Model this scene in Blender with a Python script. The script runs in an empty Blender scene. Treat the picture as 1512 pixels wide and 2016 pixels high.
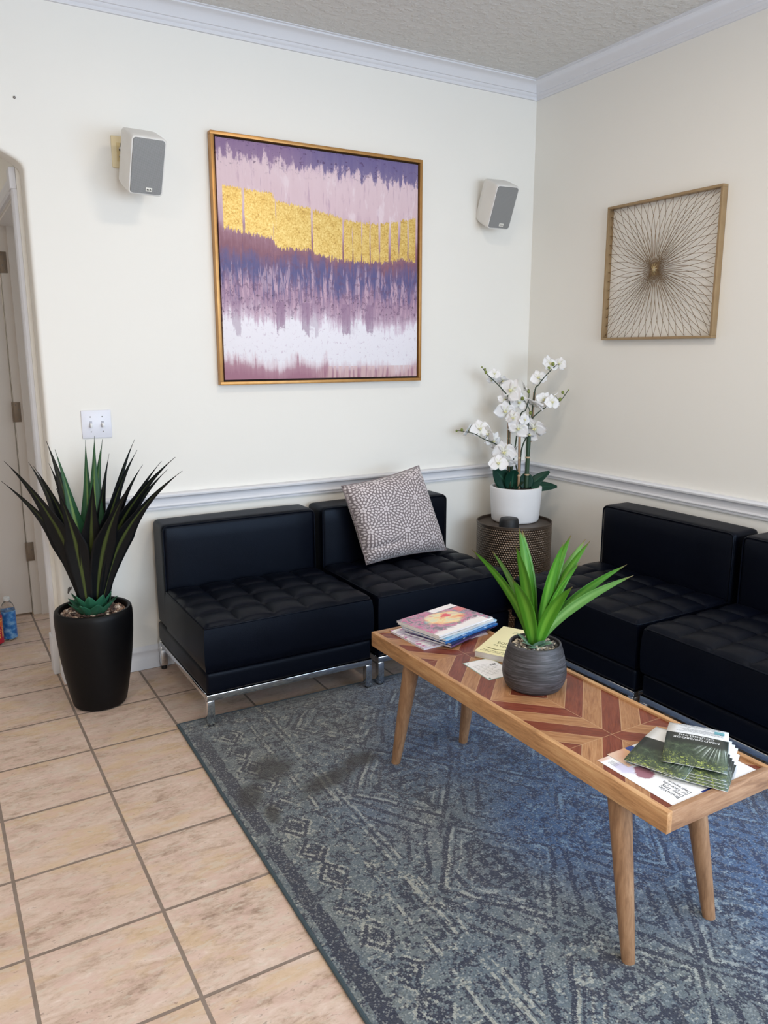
import bpy, bmesh, math, random
from mathutils import Vector, Matrix, Euler
random.seed(7)
C = bpy.context.scene.collection
PI = math.pi
SC = bpy.context.scene

AGAVE_LEAVES=[((-2.6399, -0.0927, 0.8945),0.062),((-2.6303, -0.1911, 0.9808),0.07),((-2.5338, -0.039, 0.9519),0.06),((-2.532, -0.1792, 0.9532),0.062),((-2.4634, -0.0572, 0.945),0.055),((-2.4652, -0.0561, 1.0326),0.06),((-2.4501, -0.1577, 1.0086),0.055),((-2.3303, -0.1121, 1.0341),0.05),((-2.3059, -0.1729, 1.0541),0.062),((-2.2698, -0.1361, 1.0368),0.055),((-2.2571, -0.1783, 0.9825),0.05),((-2.1685, -0.2303, 1.0379),0.055),((-2.1856, -0.3363, 1.0086),0.06),((-2.1491, -0.2533, 0.9397),0.055),((-2.093, -0.3211, 0.9577),0.055),((-2.085, -0.4881, 0.992),0.068),((-2.0849, -0.3722, 0.9319),0.06),((-2.0818, -0.5596, 0.9501),0.06),((-2.3751, -0.4801, 0.932),0.075),((-2.2602, -0.5708, 0.9242),0.07),((-2.4911, -0.412, 0.9033),0.07)]
TABLE_LEAVES=[((-1.6018, -1.6556, 0.836),0.026),((-1.5173, -1.6357, 0.819),0.024),((-1.5231, -1.7482, 0.8567),0.03),((-1.4641, -1.6901, 0.8869),0.03),((-1.4295, -1.664, 0.8715),0.03),((-1.3226, -1.75, 0.8631),0.03),((-1.396, -1.7997, 0.8622),0.034),((-1.2567, -1.7423, 0.8407),0.028),((-1.29, -1.7923, 0.8505),0.026),((-1.3344, -1.801, 0.7953),0.026),((-1.2057, -1.8534, 0.7833),0.03),((-1.2436, -1.9124, 0.7718),0.03),((-1.4438, -1.8875, 0.7648),0.036),((-1.5804, -1.8073, 0.7853),0.036)]
ORCHID_FLOWERS=[((-0.3635, -0.1733, 1.2607),0.0428),((-0.3574, -0.1422, 1.2271),0.0315),((-0.3012, -0.1636, 1.2245),0.0496),((-0.3002, -0.2337, 1.1788),0.0856),((-0.2108, -0.2282, 1.1917),0.0541),((-0.2975, -0.1773, 1.1301),0.0496),((-0.3178, -0.2118, 1.0754),0.0766),((-0.2954, -0.2481, 1.0417),0.0586),((-0.2579, -0.247, 1.1192),0.0676),((-0.2062, -0.3005, 1.1116),0.0743),((-0.1584, -0.317, 1.1328),0.0563),((-0.1356, -0.3536, 1.1208),0.0586),((-0.0929, -0.3207, 1.1551),0.0406),((-0.1243, -0.3138, 1.31),0.0676),((-0.0687, -0.3233, 1.3096),0.0496),((-0.151, -0.2633, 1.2398),0.0586),((-0.2776, -0.2702, 0.9896),0.0743),((-0.2588, -0.2928, 1.0345),0.0451),((-0.2004, -0.3039, 0.9885),0.0811),((-0.2004, -0.2691, 0.9544),0.0586),((-0.4706, -0.1105, 0.9795),0.0541),((-0.4268, -0.1478, 0.9849),0.0698),((-0.3979, -0.1763, 0.9613),0.0631),((-0.3616, -0.1745, 0.9234),0.0676),((-0.3419, -0.244, 0.8711),0.0856),((-0.3863, -0.2527, 0.8173),0.0676),((-0.3356, -0.2593, 0.8234),0.0586),((-0.2843, -0.2431, 0.8718),0.0428)]
ORCHID_BUDS=[((-0.414, -0.1669, 1.2678),0.0088),((-0.4181, -0.1645, 1.2829),0.0066),((-0.1429, -0.3261, 1.2867),0.0099),((-0.1248, -0.3367, 1.3081),0.0099),((-0.078, -0.3642, 1.1675),0.0088),((-0.0881, -0.3583, 1.1326),0.0099),((-0.2261, -0.2772, 1.1722),0.0099),((-0.2516, -0.2622, 1.1373),0.0099),((-0.2152, -0.2836, 1.0649),0.0099),((-0.5132, -0.1086, 0.9793),0.0088),((-0.5361, -0.0952, 0.9749),0.0066),((-0.3652, -0.1955, 0.7908),0.0099),((-0.3382, -0.2114, 0.7908),0.0088),((-0.0545, -0.378, 1.1783),0.0044),((-0.4315, -0.1566, 1.2937),0.0044)]
ORCHID_STEMS=[[(-0.2881, -0.2176, 0.678),(-0.2935, -0.2145, 0.9678),(-0.2953, -0.2134, 1.1224),(-0.3256, -0.1956, 1.1786),(-0.3643, -0.1729, 1.2243),(-0.3937, -0.1556, 1.2547),(-0.4187, -0.1409, 1.2925)],[(-0.2044, -0.2667, 0.6912),(-0.2037, -0.2672, 0.8894),(-0.1876, -0.2766, 1.1605),(-0.1692, -0.2875, 1.2062),(-0.1419, -0.3035, 1.2491),(-0.108, -0.3234, 1.2894),(-0.0953, -0.3308, 1.3044)],[(-0.2049, -0.2665, 0.7046),(-0.206, -0.2659, 0.8895),(-0.1965, -0.2714, 1.0194),(-0.1689, -0.2876, 1.0632),(-0.1277, -0.3118, 1.0965),(-0.0753, -0.3426, 1.122),(-0.0397, -0.3635, 1.178)],[(-0.2622, -0.256, 0.6681),(-0.2702, -0.2513, 0.7925),(-0.3309, -0.2157, 0.8817),(-0.3696, -0.193, 0.9104),(-0.4215, -0.1625, 0.9364),(-0.4644, -0.1373, 0.9624),(-0.5404, -0.0926, 0.9781)],[(-0.2532, -0.2613, 0.6681),(-0.2499, -0.2633, 0.8659),(-0.2277, -0.2763, 0.949),(-0.2228, -0.2792, 1.0058),(-0.2181, -0.2819, 1.0725),(-0.2396, -0.2693, 1.1235)],[(-0.2964, -0.236, 0.6762),(-0.2634, -0.2553, 1.0264),(-0.2361, -0.2714, 1.0802),(-0.2247, -0.2781, 1.1413),(-0.226, -0.2773, 1.1844)]]
ORCHID_STAKES=[[(-0.2705, -0.1932, 0.6513),(-0.2753, -0.1904, 1.0948)],[(-0.2685, -0.2755, 0.669),(-0.2719, -0.2735, 0.946)],[(-0.2086, -0.2643, 0.6779),(-0.2053, -0.2662, 0.9417)],[(-0.1777, -0.2477, 0.9122),(-0.1677, -0.2535, 1.1666)]]
ORCHID_LEAVES=[((-0.296, -0.2234, 0.6716),(-0.3752, -0.2013, 0.7837),0.055),((-0.2837, -0.2411, 0.6731),(-0.3048, -0.2774, 0.7801),0.05),((-0.2803, -0.2535, 0.6667),(-0.2782, -0.3278, 0.7196),0.035),((-0.2084, -0.2644, 0.6725),(-0.211, -0.2629, 0.7577),0.045),((-0.1913, -0.2605, 0.6704),(-0.0794, -0.2938, 0.7567),0.035),((-0.1922, -0.2809, 0.6789),(-0.0842, -0.3606, 0.6864),0.03)]
CAM_LOC=[-2.8691, -3.3374, 1.37087]
CAM_R=[0.862132, -0.506681, -0.001732]
CAM_U=[0.103381, 0.172557, 0.979559]
CAM_F=[0.496025, 0.844689, -0.201148]
CAM_FPX=1538.763


# ---------------------------------------------------------------- camera, light, exposure
cam_d = bpy.data.cameras.new('camera')
cam = bpy.data.objects.new('camera', cam_d); C.objects.link(cam)
cam_d.sensor_fit = 'HORIZONTAL'; cam_d.sensor_width = 36.0
cam_d.lens = CAM_FPX / 1512.0 * 36.0
cam_d.clip_start = 0.05
_R, _U, _F = Vector(CAM_R), Vector(CAM_U), Vector(CAM_F)
cam.matrix_world = Matrix(((_R.x, _U.x, -_F.x, CAM_LOC[0]), (_R.y, _U.y, -_F.y, CAM_LOC[1]),
                           (_R.z, _U.z, -_F.z, CAM_LOC[2]), (0, 0, 0, 1)))
SC.camera = cam
SC.view_settings.view_transform = 'Standard'
SC.view_settings.look = 'None'
SC.view_settings.gamma = 1.0
SC.view_settings.use_curve_mapping = False
SC.view_settings.exposure = 0.0
SC.cycles.use_denoising = True
SC.cycles.max_bounces = 8
SC.cycles.diffuse_bounces = 5
SC.cycles.sample_clamp_indirect = 6.0

w = bpy.data.worlds.new('daylight'); SC.world = w; w.use_nodes = True
bg = w.node_tree.nodes['Background']
bg.inputs[0].default_value = (0.75, 0.86, 1.0, 1); bg.inputs[1].default_value = 1.2

def area(name, loc, target, sx, sy, power, col, spread=180):
    l = bpy.data.lights.new(name, 'AREA'); l.shape = 'RECTANGLE'; l.size = sx; l.size_y = sy
    l.energy = power; l.color = col; l.spread = math.radians(spread)
    o = bpy.data.objects.new(name, l); C.objects.link(o); o.location = loc
    o.rotation_euler = (Vector(target) - Vector(loc)).to_track_quat('-Z', 'Y').to_euler()
    return o
# daylight through the window in the right wall and the wide window behind the camera
area('window_daylight', (-0.03, -3.75, 1.35), (-2.2, -2.2, 0.9), 1.7, 1.6, 42, (0.50, 0.72, 1.0))
area('window_daylight', (-1.55, -5.5, 1.45), (-1.0, -1.0, 1.1), 2.6, 1.7, 94, (0.76, 0.88, 1.0))
# the ceiling fixture over the seating, then unseen fill lamps added to it
area('ceiling_fixture_and_fill', (-1.50, -1.55, 2.68), (-1.50, -1.55, 0), 0.30, 0.30, 12, (1.0, 0.84, 0.66))
area('ceiling_fixture_and_fill', (-3.7, -2.6, 2.68), (-3.7, -2.6, 0), 0.30, 0.30, 22, (1.0, 0.84, 0.66))  # added unseen lamp, brings light from the left onto the table side
area('ceiling_fixture_and_fill', (-2.6, -4.2, 2.68), (-2.6, -4.2, 0), 0.30, 0.30, 16, (1.0, 0.84, 0.66))  # added unseen lamp behind the camera, evens out the ceiling light
area('hall_fill_light', (-2.95, 1.2, 2.35), (-2.95, 1.2, 0), 0.3, 0.3, 3.0, (1.0, 0.88, 0.74))  # added unseen lamp, lifts the dim closed hall

# ---------------------------------------------------------------- node helper
def srgb(r, g, b):
    f = lambda c: (c / 255) / 12.92 if c / 255 <= 0.04045 else ((c / 255 + 0.055) / 1.055) ** 2.4
    return (f(r), f(g), f(b), 1.0)

class V:
    """a float socket that can be used in arithmetic"""
    def __init__(s, t, k): s.t = t; s.k = k
    def _b(s, op, o, rev=False):
        n = s.t.nodes.new('ShaderNodeMath'); n.operation = op
        a, b = (o, s) if rev else (s, o)
        for i, x in enumerate((a, b)):
            if isinstance(x, V): s.t.links.new(x.k, n.inputs[i])
            else: n.inputs[i].default_value = float(x)
        return V(s.t, n.outputs[0])
    def __add__(s, o): return s._b('ADD', o)
    __radd__ = __add__
    def __sub__(s, o): return s._b('SUBTRACT', o)
    def __rsub__(s, o): return s._b('SUBTRACT', o, True)
    def __mul__(s, o): return s._b('MULTIPLY', o)
    __rmul__ = __mul__
    def __truediv__(s, o): return s._b('DIVIDE', o)
    def _u(s, op):
        n = s.t.nodes.new('ShaderNodeMath'); n.operation = op
        s.t.links.new(s.k, n.inputs[0]); return V(s.t, n.outputs[0])
    def abs(s): return s._u('ABSOLUTE')
    def fract(s): return s._u('FRACT')
    def floor(s): return s._u('FLOOR')
    def sin(s): return s._u('SINE')
    def sqrt(s): return s._u('SQRT')
    def min(s, o): return s._b('MINIMUM', o)
    def max(s, o): return s._b('MAXIMUM', o)
    def atan2(s, o): return s._b('ARCTAN2', o)
    def pow(s, o): return s._b('POWER', o)
    def gt(s, o): return s._b('GREATER_THAN', o)
    def lt(s, o): return s._b('LESS_THAN', o)
    def ss(s, a, b):
        """smooth step from a to b (a may exceed b)"""
        n = s.t.nodes.new('ShaderNodeMapRange'); n.interpolation_type = 'SMOOTHSTEP'
        s.t.links.new(s.k, n.inputs[0])
        if a <= b:
            n.inputs[1].default_value = a; n.inputs[2].default_value = b; n.inputs[3].default_value = 0; n.inputs[4].default_value = 1
        else:
            n.inputs[1].default_value = b; n.inputs[2].default_value = a; n.inputs[3].default_value = 1; n.inputs[4].default_value = 0
        return V(s.t, n.outputs[0])

class M:
    def __init__(s, name):
        s.m = bpy.data.materials.new(name); s.m.use_nodes = True
        s.t = s.m.node_tree; s.b = s.t.nodes['Principled BSDF']
        s.tc = s.t.nodes.new('ShaderNodeTexCoord')
    def coord(s, kind='Object'): return s.tc.outputs[kind]
    def xyz(s, vec=None):
        n = s.t.nodes.new('ShaderNodeSeparateXYZ'); s.t.links.new(vec or s.coord(), n.inputs[0])
        return [V(s.t, n.outputs[i]) for i in range(3)]
    def vec(s, x, y, z=0.0):
        n = s.t.nodes.new('ShaderNodeCombineXYZ')
        for i, q in enumerate((x, y, z)):
            if isinstance(q, V): s.t.links.new(q.k, n.inputs[i])
            else: n.inputs[i].default_value = q
        return n.outputs[0]
    def val(s, x):
        n = s.t.nodes.new('ShaderNodeValue'); n.outputs[0].default_value = x; return V(s.t, n.outputs[0])
    def noise(s, vec=None, scale=5, detail=3, rough=.5, dist=0):
        n = s.t.nodes.new('ShaderNodeTexNoise'); s.t.links.new(vec or s.coord(), n.inputs['Vector'])
        n.inputs['Scale'].default_value = scale; n.inputs['Detail'].default_value = detail
        n.inputs['Roughness'].default_value = rough; n.inputs['Distortion'].default_value = dist
        return V(s.t, n.outputs[0])
    def noisecol(s, vec=None, scale=5, detail=2):
        n = s.t.nodes.new('ShaderNodeTexNoise'); s.t.links.new(vec or s.coord(), n.inputs['Vector'])
        n.inputs['Scale'].default_value = scale; n.inputs['Detail'].default_value = detail
        return n.outputs[1]
    def white(s, vec):
        n = s.t.nodes.new('ShaderNodeTexWhiteNoise'); n.noise_dimensions = '3D'; s.t.links.new(vec, n.inputs[0])
        return V(s.t, n.outputs[0])
    def voro(s, vec=None, scale=5, feature='F1', rand=1.0):
        n = s.t.nodes.new('ShaderNodeTexVoronoi'); n.feature = feature
        s.t.links.new(vec or s.coord(), n.inputs['Vector'])
        n.inputs['Scale'].default_value = scale; n.inputs['Randomness'].default_value = rand
        return n
    def mix(s, a, b, f, mode='MIX'):
        n = s.t.nodes.new('ShaderNodeMix'); n.data_type = 'RGBA'; n.blend_type = mode
        if isinstance(f, V): s.t.links.new(f.k, n.inputs[0])
        else: n.inputs[0].default_value = f
        for i, c in ((6, a), (7, b)):
            if isinstance(c, (tuple, list)): n.inputs[i].default_value = c
            elif isinstance(c, V): s.t.links.new(c.k, n.inputs[i])
            else: s.t.links.new(c, n.inputs[i])
        return n.outputs[2]
    def ramp(s, f, stops, interp='LINEAR'):
        n = s.t.nodes.new('ShaderNodeValToRGB'); n.color_ramp.interpolation = interp
        e = n.color_ramp.elements
        while len(e) < len(stops): e.new(0.5)
        for k, (p, c) in enumerate(stops): e[k].position = p; e[k].color = c
        s.t.links.new(f.k, n.inputs[0]); return n.outputs[0]
    def set(s, col=None, rough=None, metal=None, spec=None, sheen=None, coat=None, trans=None, sss=None):
        b = s.b
        def put(name, v):
            if v is None: return
            if isinstance(v, V): s.t.links.new(v.k, b.inputs[name])
            elif isinstance(v, (tuple, list, float, int)): b.inputs[name].default_value = v
            else: s.t.links.new(v, b.inputs[name])
        put('Base Color', col); put('Roughness', rough); put('Metallic', metal); put('Specular IOR Level', spec)
        put('Sheen Weight', sheen); put('Coat Weight', coat); put('Transmission Weight', trans); put('Subsurface Weight', sss)
        return s
    def bump(s, h, strength=.3, dist=.01):
        n = s.t.nodes.new('ShaderNodeBump'); n.inputs['Strength'].default_value = strength
        n.inputs['Distance'].default_value = dist
        s.t.links.new(h.k, n.inputs['Height']); s.t.links.new(n.outputs[0], s.b.inputs['Normal']); return s

def simple(name, col, rough=.5, metal=0., spec=.5, var=.06, vscale=12, bump=0, bscale=200, bdist=.002):
    m = M(name); n = m.noise(scale=vscale, detail=3)
    dark = tuple(c * (1 - var) for c in col[:3]) + (1,); lite = tuple(min(1, c * (1 + var)) for c in col[:3]) + (1,)
    m.set(col=m.mix(dark, lite, n), rough=rough, metal=metal, spec=spec)
    if bump: m.bump(m.noise(scale=bscale, detail=2), bump, bdist)
    return m.m

# ---------------------------------------------------------------- mesh helpers
def tagp(o, label=None, cat=None, group=None, kind=None):
    if label: o['label'] = label
    if cat: o['category'] = cat
    if group: o['group'] = group
    if kind: o['kind'] = kind
    return o
def link(name, me, mat, parent=None, smooth=None):
    if mat and not me.materials: me.materials.append(mat)
    o = bpy.data.objects.new(name, me); C.objects.link(o)
    if parent: o.parent = parent
    if smooth is not None:
        for p in me.polygons: p.use_smooth = True
        if smooth < 180: me.set_sharp_from_angle(angle=math.radians(smooth))
    return o
def obj(name, bm, mat, parent=None, smooth=35):
    me = bpy.data.meshes.new(name); bmesh.ops.recalc_face_normals(bm, faces=bm.faces)
    bm.to_mesh(me); bm.free(); return link(name, me, mat, parent, smooth)
def thing(name, label, cat, loc=(0, 0, 0), rotz=0, group=None):
    o = bpy.data.objects.new(name, None); C.objects.link(o); o.empty_display_size = .05
    o.location = loc; o.rotation_euler = (0, 0, rotz)
    return tagp(o, label, cat, group)
def struct(name, bm, mat, parent=None, smooth=35):
    o = obj(name, bm, mat, parent, smooth)
    if not parent: o['kind'] = 'structure'
    return o
def box(bm, lo, hi, bev=0, seg=2, mtx=None):
    t = bmesh.new(); bmesh.ops.create_cube(t, size=1)
    for v in t.verts:
        v.co = Vector([lo[i] + (v.co[i] + .5) * (hi[i] - lo[i]) for i in range(3)])
    if bev: bmesh.ops.bevel(t, geom=t.edges[:], offset=bev, segments=seg, profile=.5, affect='EDGES')
    if mtx: bmesh.ops.transform(t, matrix=mtx, verts=t.verts)
    me = bpy.data.meshes.new('tmp'); t.to_mesh(me); t.free(); bm.from_mesh(me); bpy.data.meshes.remove(me)
    return bm
def B(*a, **k): return box(bmesh.new(), *a, **k)
def lathe(bm, prof, seg=48, c=(0, 0, 0), close=True):
    rings = []
    for r, z in prof:
        if r < 1e-6: rings.append([bm.verts.new((c[0], c[1], c[2] + z))])
        else: rings.append([bm.verts.new((c[0] + r * math.cos(2 * PI * i / seg), c[1] + r * math.sin(2 * PI * i / seg), c[2] + z)) for i in range(seg)])
    for a, b in zip(rings, rings[1:]):
        for i in range(seg):
            j = (i + 1) % seg
            if len(a) == 1 and len(b) == 1: continue
            if len(a) == 1: bm.faces.new((a[0], b[i], b[j]))
            elif len(b) == 1: bm.faces.new((a[i], a[j], b[0]))
            else: bm.faces.new((a[i], a[j], b[j], b[i]))
    return bm
def tube(bm, pts, rad, seg=8, caps=True, closed=False):
    pts = [Vector(p) for p in pts]; n = len(pts)
    if not hasattr(rad, '__len__'): rad = [rad] * n
    rings = []; up = None
    for i, p in enumerate(pts):
        if closed: d = pts[(i + 1) % n] - pts[i - 1]
        else: d = pts[min(i + 1, n - 1)] - pts[max(i - 1, 0)]
        d.normalize()
        if up is None:
            up = d.orthogonal().normalized()
        else:
            up = (up - d * up.dot(d)); up = up.normalized() if up.length > 1e-6 else d.orthogonal().normalized()
        s = d.cross(up)
        rings.append([bm.verts.new(p + rad[i] * (math.cos(2 * PI * k / seg) * up + math.sin(2 * PI * k / seg) * s)) for k in range(seg)])
    for i in range(n if closed else n - 1):
        a, b = rings[i], rings[(i + 1) % n]
        for k in range(seg):
            bm.faces.new((a[k], a[(k + 1) % seg], b[(k + 1) % seg], b[k]))
    if caps and not closed:
        bm.faces.new(rings[0][::-1]); bm.faces.new(rings[-1])
    return bm
def smooth_path(pts, n=6):
    """Catmull-Rom"""
    P = [Vector(p) for p in pts]; out = []
    for i in range(len(P) - 1):
        p0 = P[max(i - 1, 0)]; p1 = P[i]; p2 = P[i + 1]; p3 = P[min(i + 2, len(P) - 1)]
        for k in range(n):
            t = k / n
            out.append(.5 * ((2 * p1) + (-p0 + p2) * t + (2 * p0 - 5 * p1 + 4 * p2 - p3) * t * t + (-p0 + 3 * p1 - 3 * p2 + p3) * t ** 3))
    out.append(P[-1]); return out
def sweep(bm, path, prof, z0=0.0):
    """mitred moulding: prof [(depth, z)], depth towards the left of the path direction"""
    P = [Vector((a, b)) for a, b in path]; n = len(P); rows = []
    for i, p in enumerate(P):
        def nrm(a, b):
            d = (b - a).normalized(); return Vector((-d.y, d.x))
        n1 = nrm(P[i - 1], p) if i else None; n2 = nrm(p, P[i + 1]) if i < n - 1 else None
        if n1 is None: m = n2
        elif n2 is None: m = n1
        else: m = (n1 + n2) / (1 + n1.dot(n2))
        rows.append([bm.verts.new((p.x + m.x * d, p.y + m.y * d, z0 + z)) for d, z in prof])
    k = len(prof)
    for a, b in zip(rows, rows[1:]):
        for i in range(k):
            bm.faces.new((a[i], a[(i + 1) % k], b[(i + 1) % k], b[i]))
    bm.faces.new(rows[0]); bm.faces.new(rows[-1][::-1])
    return bm
def grid(bm, f, nu, nv, uv=None):
    vs = [[bm.verts.new(f(i / nu, j / nv)) for i in range(nu + 1)] for j in range(nv + 1)]
    L = bm.loops.layers.uv.verify() if uv else None
    for j in range(nv):
        for i in range(nu):
            fc = bm.faces.new((vs[j][i], vs[j][i + 1], vs[j + 1][i + 1], vs[j + 1][i]))
            if uv:
                for lp, (a, b) in zip(fc.loops, ((i, j), (i + 1, j), (i + 1, j + 1), (i, j + 1))): lp[L].uv = (a / nu, b / nv)
    return vs
def thick_grid(bm, f, nu, nv, nrm_off, uv=True):
    """two sided sheet: f(u,v) front, nrm_off(u,v) offset vector to the back"""
    a = grid(bm, f, nu, nv, uv); b = grid(bm, lambda u, v: Vector(f(u, v)) + Vector(nrm_off(u, v)), nu, nv, uv)
    def rim(i0, j0, i1, j1): bm.faces.new((a[j0][i0], a[j1][i1], b[j1][i1], b[j0][i0]))
    for i in range(nu): rim(i, 0, i + 1, 0); rim(i, nv, i + 1, nv)
    for j in range(nv): rim(0, j, 0, j + 1); rim(nu, j, nu, j + 1)
def text_part(name, s, size, mat, parent, mtx, depth=.0003, align='LEFT', space=1.0, bold=0.0):
    cu = bpy.data.curves.new('tmp_text', 'FONT'); cu.body = s; cu.size = size; cu.extrude = depth
    cu.align_x = align; cu.space_line = space; cu.offset = bold; cu.resolution_u = 2
    o = bpy.data.objects.new('tmp_text', cu); C.objects.link(o)
    bpy.context.view_layer.update()
    me = bpy.data.meshes.new_from_object(o.evaluated_get(bpy.context.evaluated_depsgraph_get()))
    bpy.data.objects.remove(o); bpy.data.curves.remove(cu)
    me.transform(mtx); me.materials.clear(); me.name = name
    return link(name, me, mat, parent)
def frame_mtx(o, x, y):
    x = Vector(x).normalized(); y = Vector(y); y = (y - x * y.dot(x)).normalized(); z = x.cross(y)
    return Matrix(((x.x, y.x, z.x, o[0]), (x.y, y.y, z.y, o[1]), (x.z, y.z, z.z, o[2]), (0, 0, 0, 1)))

# ---------------------------------------------------------------- surface materials
def wall_mat(name, col, amt=.10):
    m = M(name)
    n = m.noise(scale=3, detail=2)
    m.set(col=m.mix(tuple(c * .985 for c in col[:3]) + (1,), col, n), rough=.62, spec=.25)
    m.bump(m.noise(scale=55, detail=3), amt, .002); return m.m
WALL = wall_mat('wall_paint', srgb(236, 234, 228))
WALLR = WALL
TRIM = wall_mat('trim_paint', srgb(222, 223, 228), .02)
DOORP = wall_mat('door_paint', srgb(214, 208, 203), .04)
m = M('ceiling_paint'); n1 = m.noise(scale=26, detail=4, rough=.6)
m.set(col=srgb(212, 211, 208), rough=.8, spec=.2); m.bump(n1.ss(.42, .66), .5, .006); CEIL = m.m

# terracotta-beige ceramic floor tile, 0.3125 m pitch, laid parallel to the walls
TS, TX, TY = 0.3125, -2.478, 0.2983
m = M('floor_tile'); x, y, z = m.xyz()
gu = (x - TX) / TS; gv = (y - TY) / TS
du = ((gu + .5).fract() - .5).abs(); dv = ((gv + .5).fract() - .5).abs()
wob = (m.noise(scale=40, detail=2) - .5) * .006
gd = du.min(dv) + wob
grout = gd.ss(.0165, .0125)
cell = m.vec(gu.floor(), gv.floor(), 0.)
rnd = m.white(cell)
off = m.vec(x * 1.6 + rnd * 7.0, y * 4.0 + rnd * 13.0, rnd * 5.0)
na = m.noise(off, 3.2, 8, .68, .6); nb = m.noise(off, 11, 6, .7, 1.2); nc = m.noise(off, 34, 3, .6)
nd = m.noise(off, 15, 4, .6); ne = m.noise(m.vec(x * 20 + rnd * 3.0, y * 34, rnd), 2.6, 4, .65)
tile = m.ramp(na * .5 + nb * .3 + ne * .2, [(.37, srgb(146, 122, 106)), (.45, srgb(184, 160, 143)), (.51, srgb(204, 181, 165)), (.57, srgb(212, 191, 177)), (.65, srgb(226, 210, 199))])
pale = m.mix(tile, srgb(204, 176, 138), m.noise(off, 2.4, 4).ss(.50, .62) * .55)
pale = m.mix(pale, srgb(206, 176, 164), m.noise(m.vec(x * 9 + 3.0, y * 16, rnd), 2.0, 3).ss(.50, .60) * .5)
pale = m.mix(pale, srgb(204, 192, 176), nd.ss(.54, .64) * .55)
pale = m.mix(pale, srgb(112, 88, 74), (ne * .6 + nc * .4).ss(.58, .68) * .6)
pale = m.mix(pale, srgb(186, 160, 144), rnd * .25)
grc = m.mix(srgb(112, 96, 84), srgb(146, 132, 122), m.noise(scale=18, detail=3))
m.set(col=m.mix(pale, grc, grout), rough=m.noise(off, 8, 3) * .2 + .40 + grout * .3, spec=.4)
m.bump((1 - grout) * 1.0 + nb * .12 + nc * .06, .45, .004); TILE = m.m

# ---------------------------------------------------------------- room shell
XL, YF, ZC = -5.6, -5.6, 2.696
AX = -2.455                                     # edge of the arched opening
WT = .12
b = B((XL, YF, -.06), (.12, 2.4, 0)); struct('floor', b, TILE)
b = B((XL, YF, ZC), (.12, .12, ZC + .06)); struct('ceiling', b, CEIL)
def arch_half(s):
    return [(AX, 0), (AX, 2.035), (AX - .006, 2.052), (AX - .022, 2.066), (AX - .075, 2.094), (AX - .17, 2.132), (AX - .30, 2.160), (AX - .50, 2.172)]
cx = AX - .50
right = arch_half(1); left = [(2 * cx - px, pz) for px, pz in right[:-1]][::-1]
outline = [(.12, 0), (.12, ZC), (XL, ZC), (XL, 0)] + left[::-1] + right[::-1]
# wall polygon: floor right -> up -> left -> down -> around the opening
outline = [(.12, 0), (.12, ZC), (XL, ZC), (XL, 0)] + [(px, pz) for px, pz in left[::-1]] + [(px, pz) for px, pz in right[::-1]]
bm = bmesh.new(); fv = [bm.verts.new((px, 0, pz)) for px, pz in outline]; f0 = bm.faces.new(fv)
ex = bmesh.ops.extrude_face_region(bm, geom=[f0]); ev = [g for g in ex['geom'] if isinstance(g, bmesh.types.BMVert)]
bmesh.ops.translate(bm, verts=ev, vec=(0, WT, 0))
inner = set((round(px, 4), round(pz, 4)) for px, pz in left + right)
ed = [e for e in bm.edges if all((round(v.co.x, 4), round(v.co.z, 4)) in inner for v in e.verts) and abs(e.verts[0].co.y - e.verts[1].co.y) < 1e-6
      and not (e.verts[0].co.z < 1e-4 and e.verts[1].co.z < 1e-4)]
bmesh.ops.bevel(bm, geom=ed, offset=.016, segments=4, profile=.5, affect='EDGES')
struct('wall_back', bm, WALL, smooth=30)
# right wall with the window opening (outside the frame)
WY0, WY1, WZ0, WZ1 = -4.6, -2.9, .5, 2.2
bm = bmesh.new()
box(bm, (0, WY1, 0), (.12, 0, ZC)); box(bm, (0, YF, 0), (.12, WY0, ZC)); box(bm, (0, WY0, 0), (.12, WY1, WZ0)); box(bm, (0, WY0, WZ1), (.12, WY1, ZC))
struct('wall_right', bm, WALLR)
bm = bmesh.new()
box(bm, (XL, YF - .12, 0), (-3.0, YF, ZC)); box(bm, (-.1, YF - .12, 0), (.12, YF, ZC)); box(bm, (-3.0, YF - .12, 0), (-.1, YF, .6)); box(bm, (-3.0, YF - .12, 2.3), (-.1, YF, ZC))
struct('wall_front', bm, WALL)
struct('wall_left', B((XL - .12, YF - .12, 0), (XL, 0, ZC)), WALL)
def window(name, lo, hi, ax):
    bm = bmesh.new(); t = .05
    (a0, z0), (a1, z1) = lo, hi
    bars = [((a0, z0), (a0 + t, z1)), ((a1 - t, z0), (a1, z1)), ((a0, z0), (a1, z0 + t)), ((a0, z1 - t), (a1, z1)), (((a0 + a1) / 2 - .02, z0), ((a0 + a1) / 2 + .02, z1))]
    for (p, q), (r, s) in bars:
        if ax == 'y': box(bm, (p, YF - .10, q), (r, YF - .04, s), .004)
        else: box(bm, (.04, p, q), (.10, r, s), .004)
    struct(name, bm, TRIM)
window('window_1', (WY0, WZ0), (WY1, WZ1), 'x'); window('window_2', (-3.0, .6), (-.1, 2.3), 'y')

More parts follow.
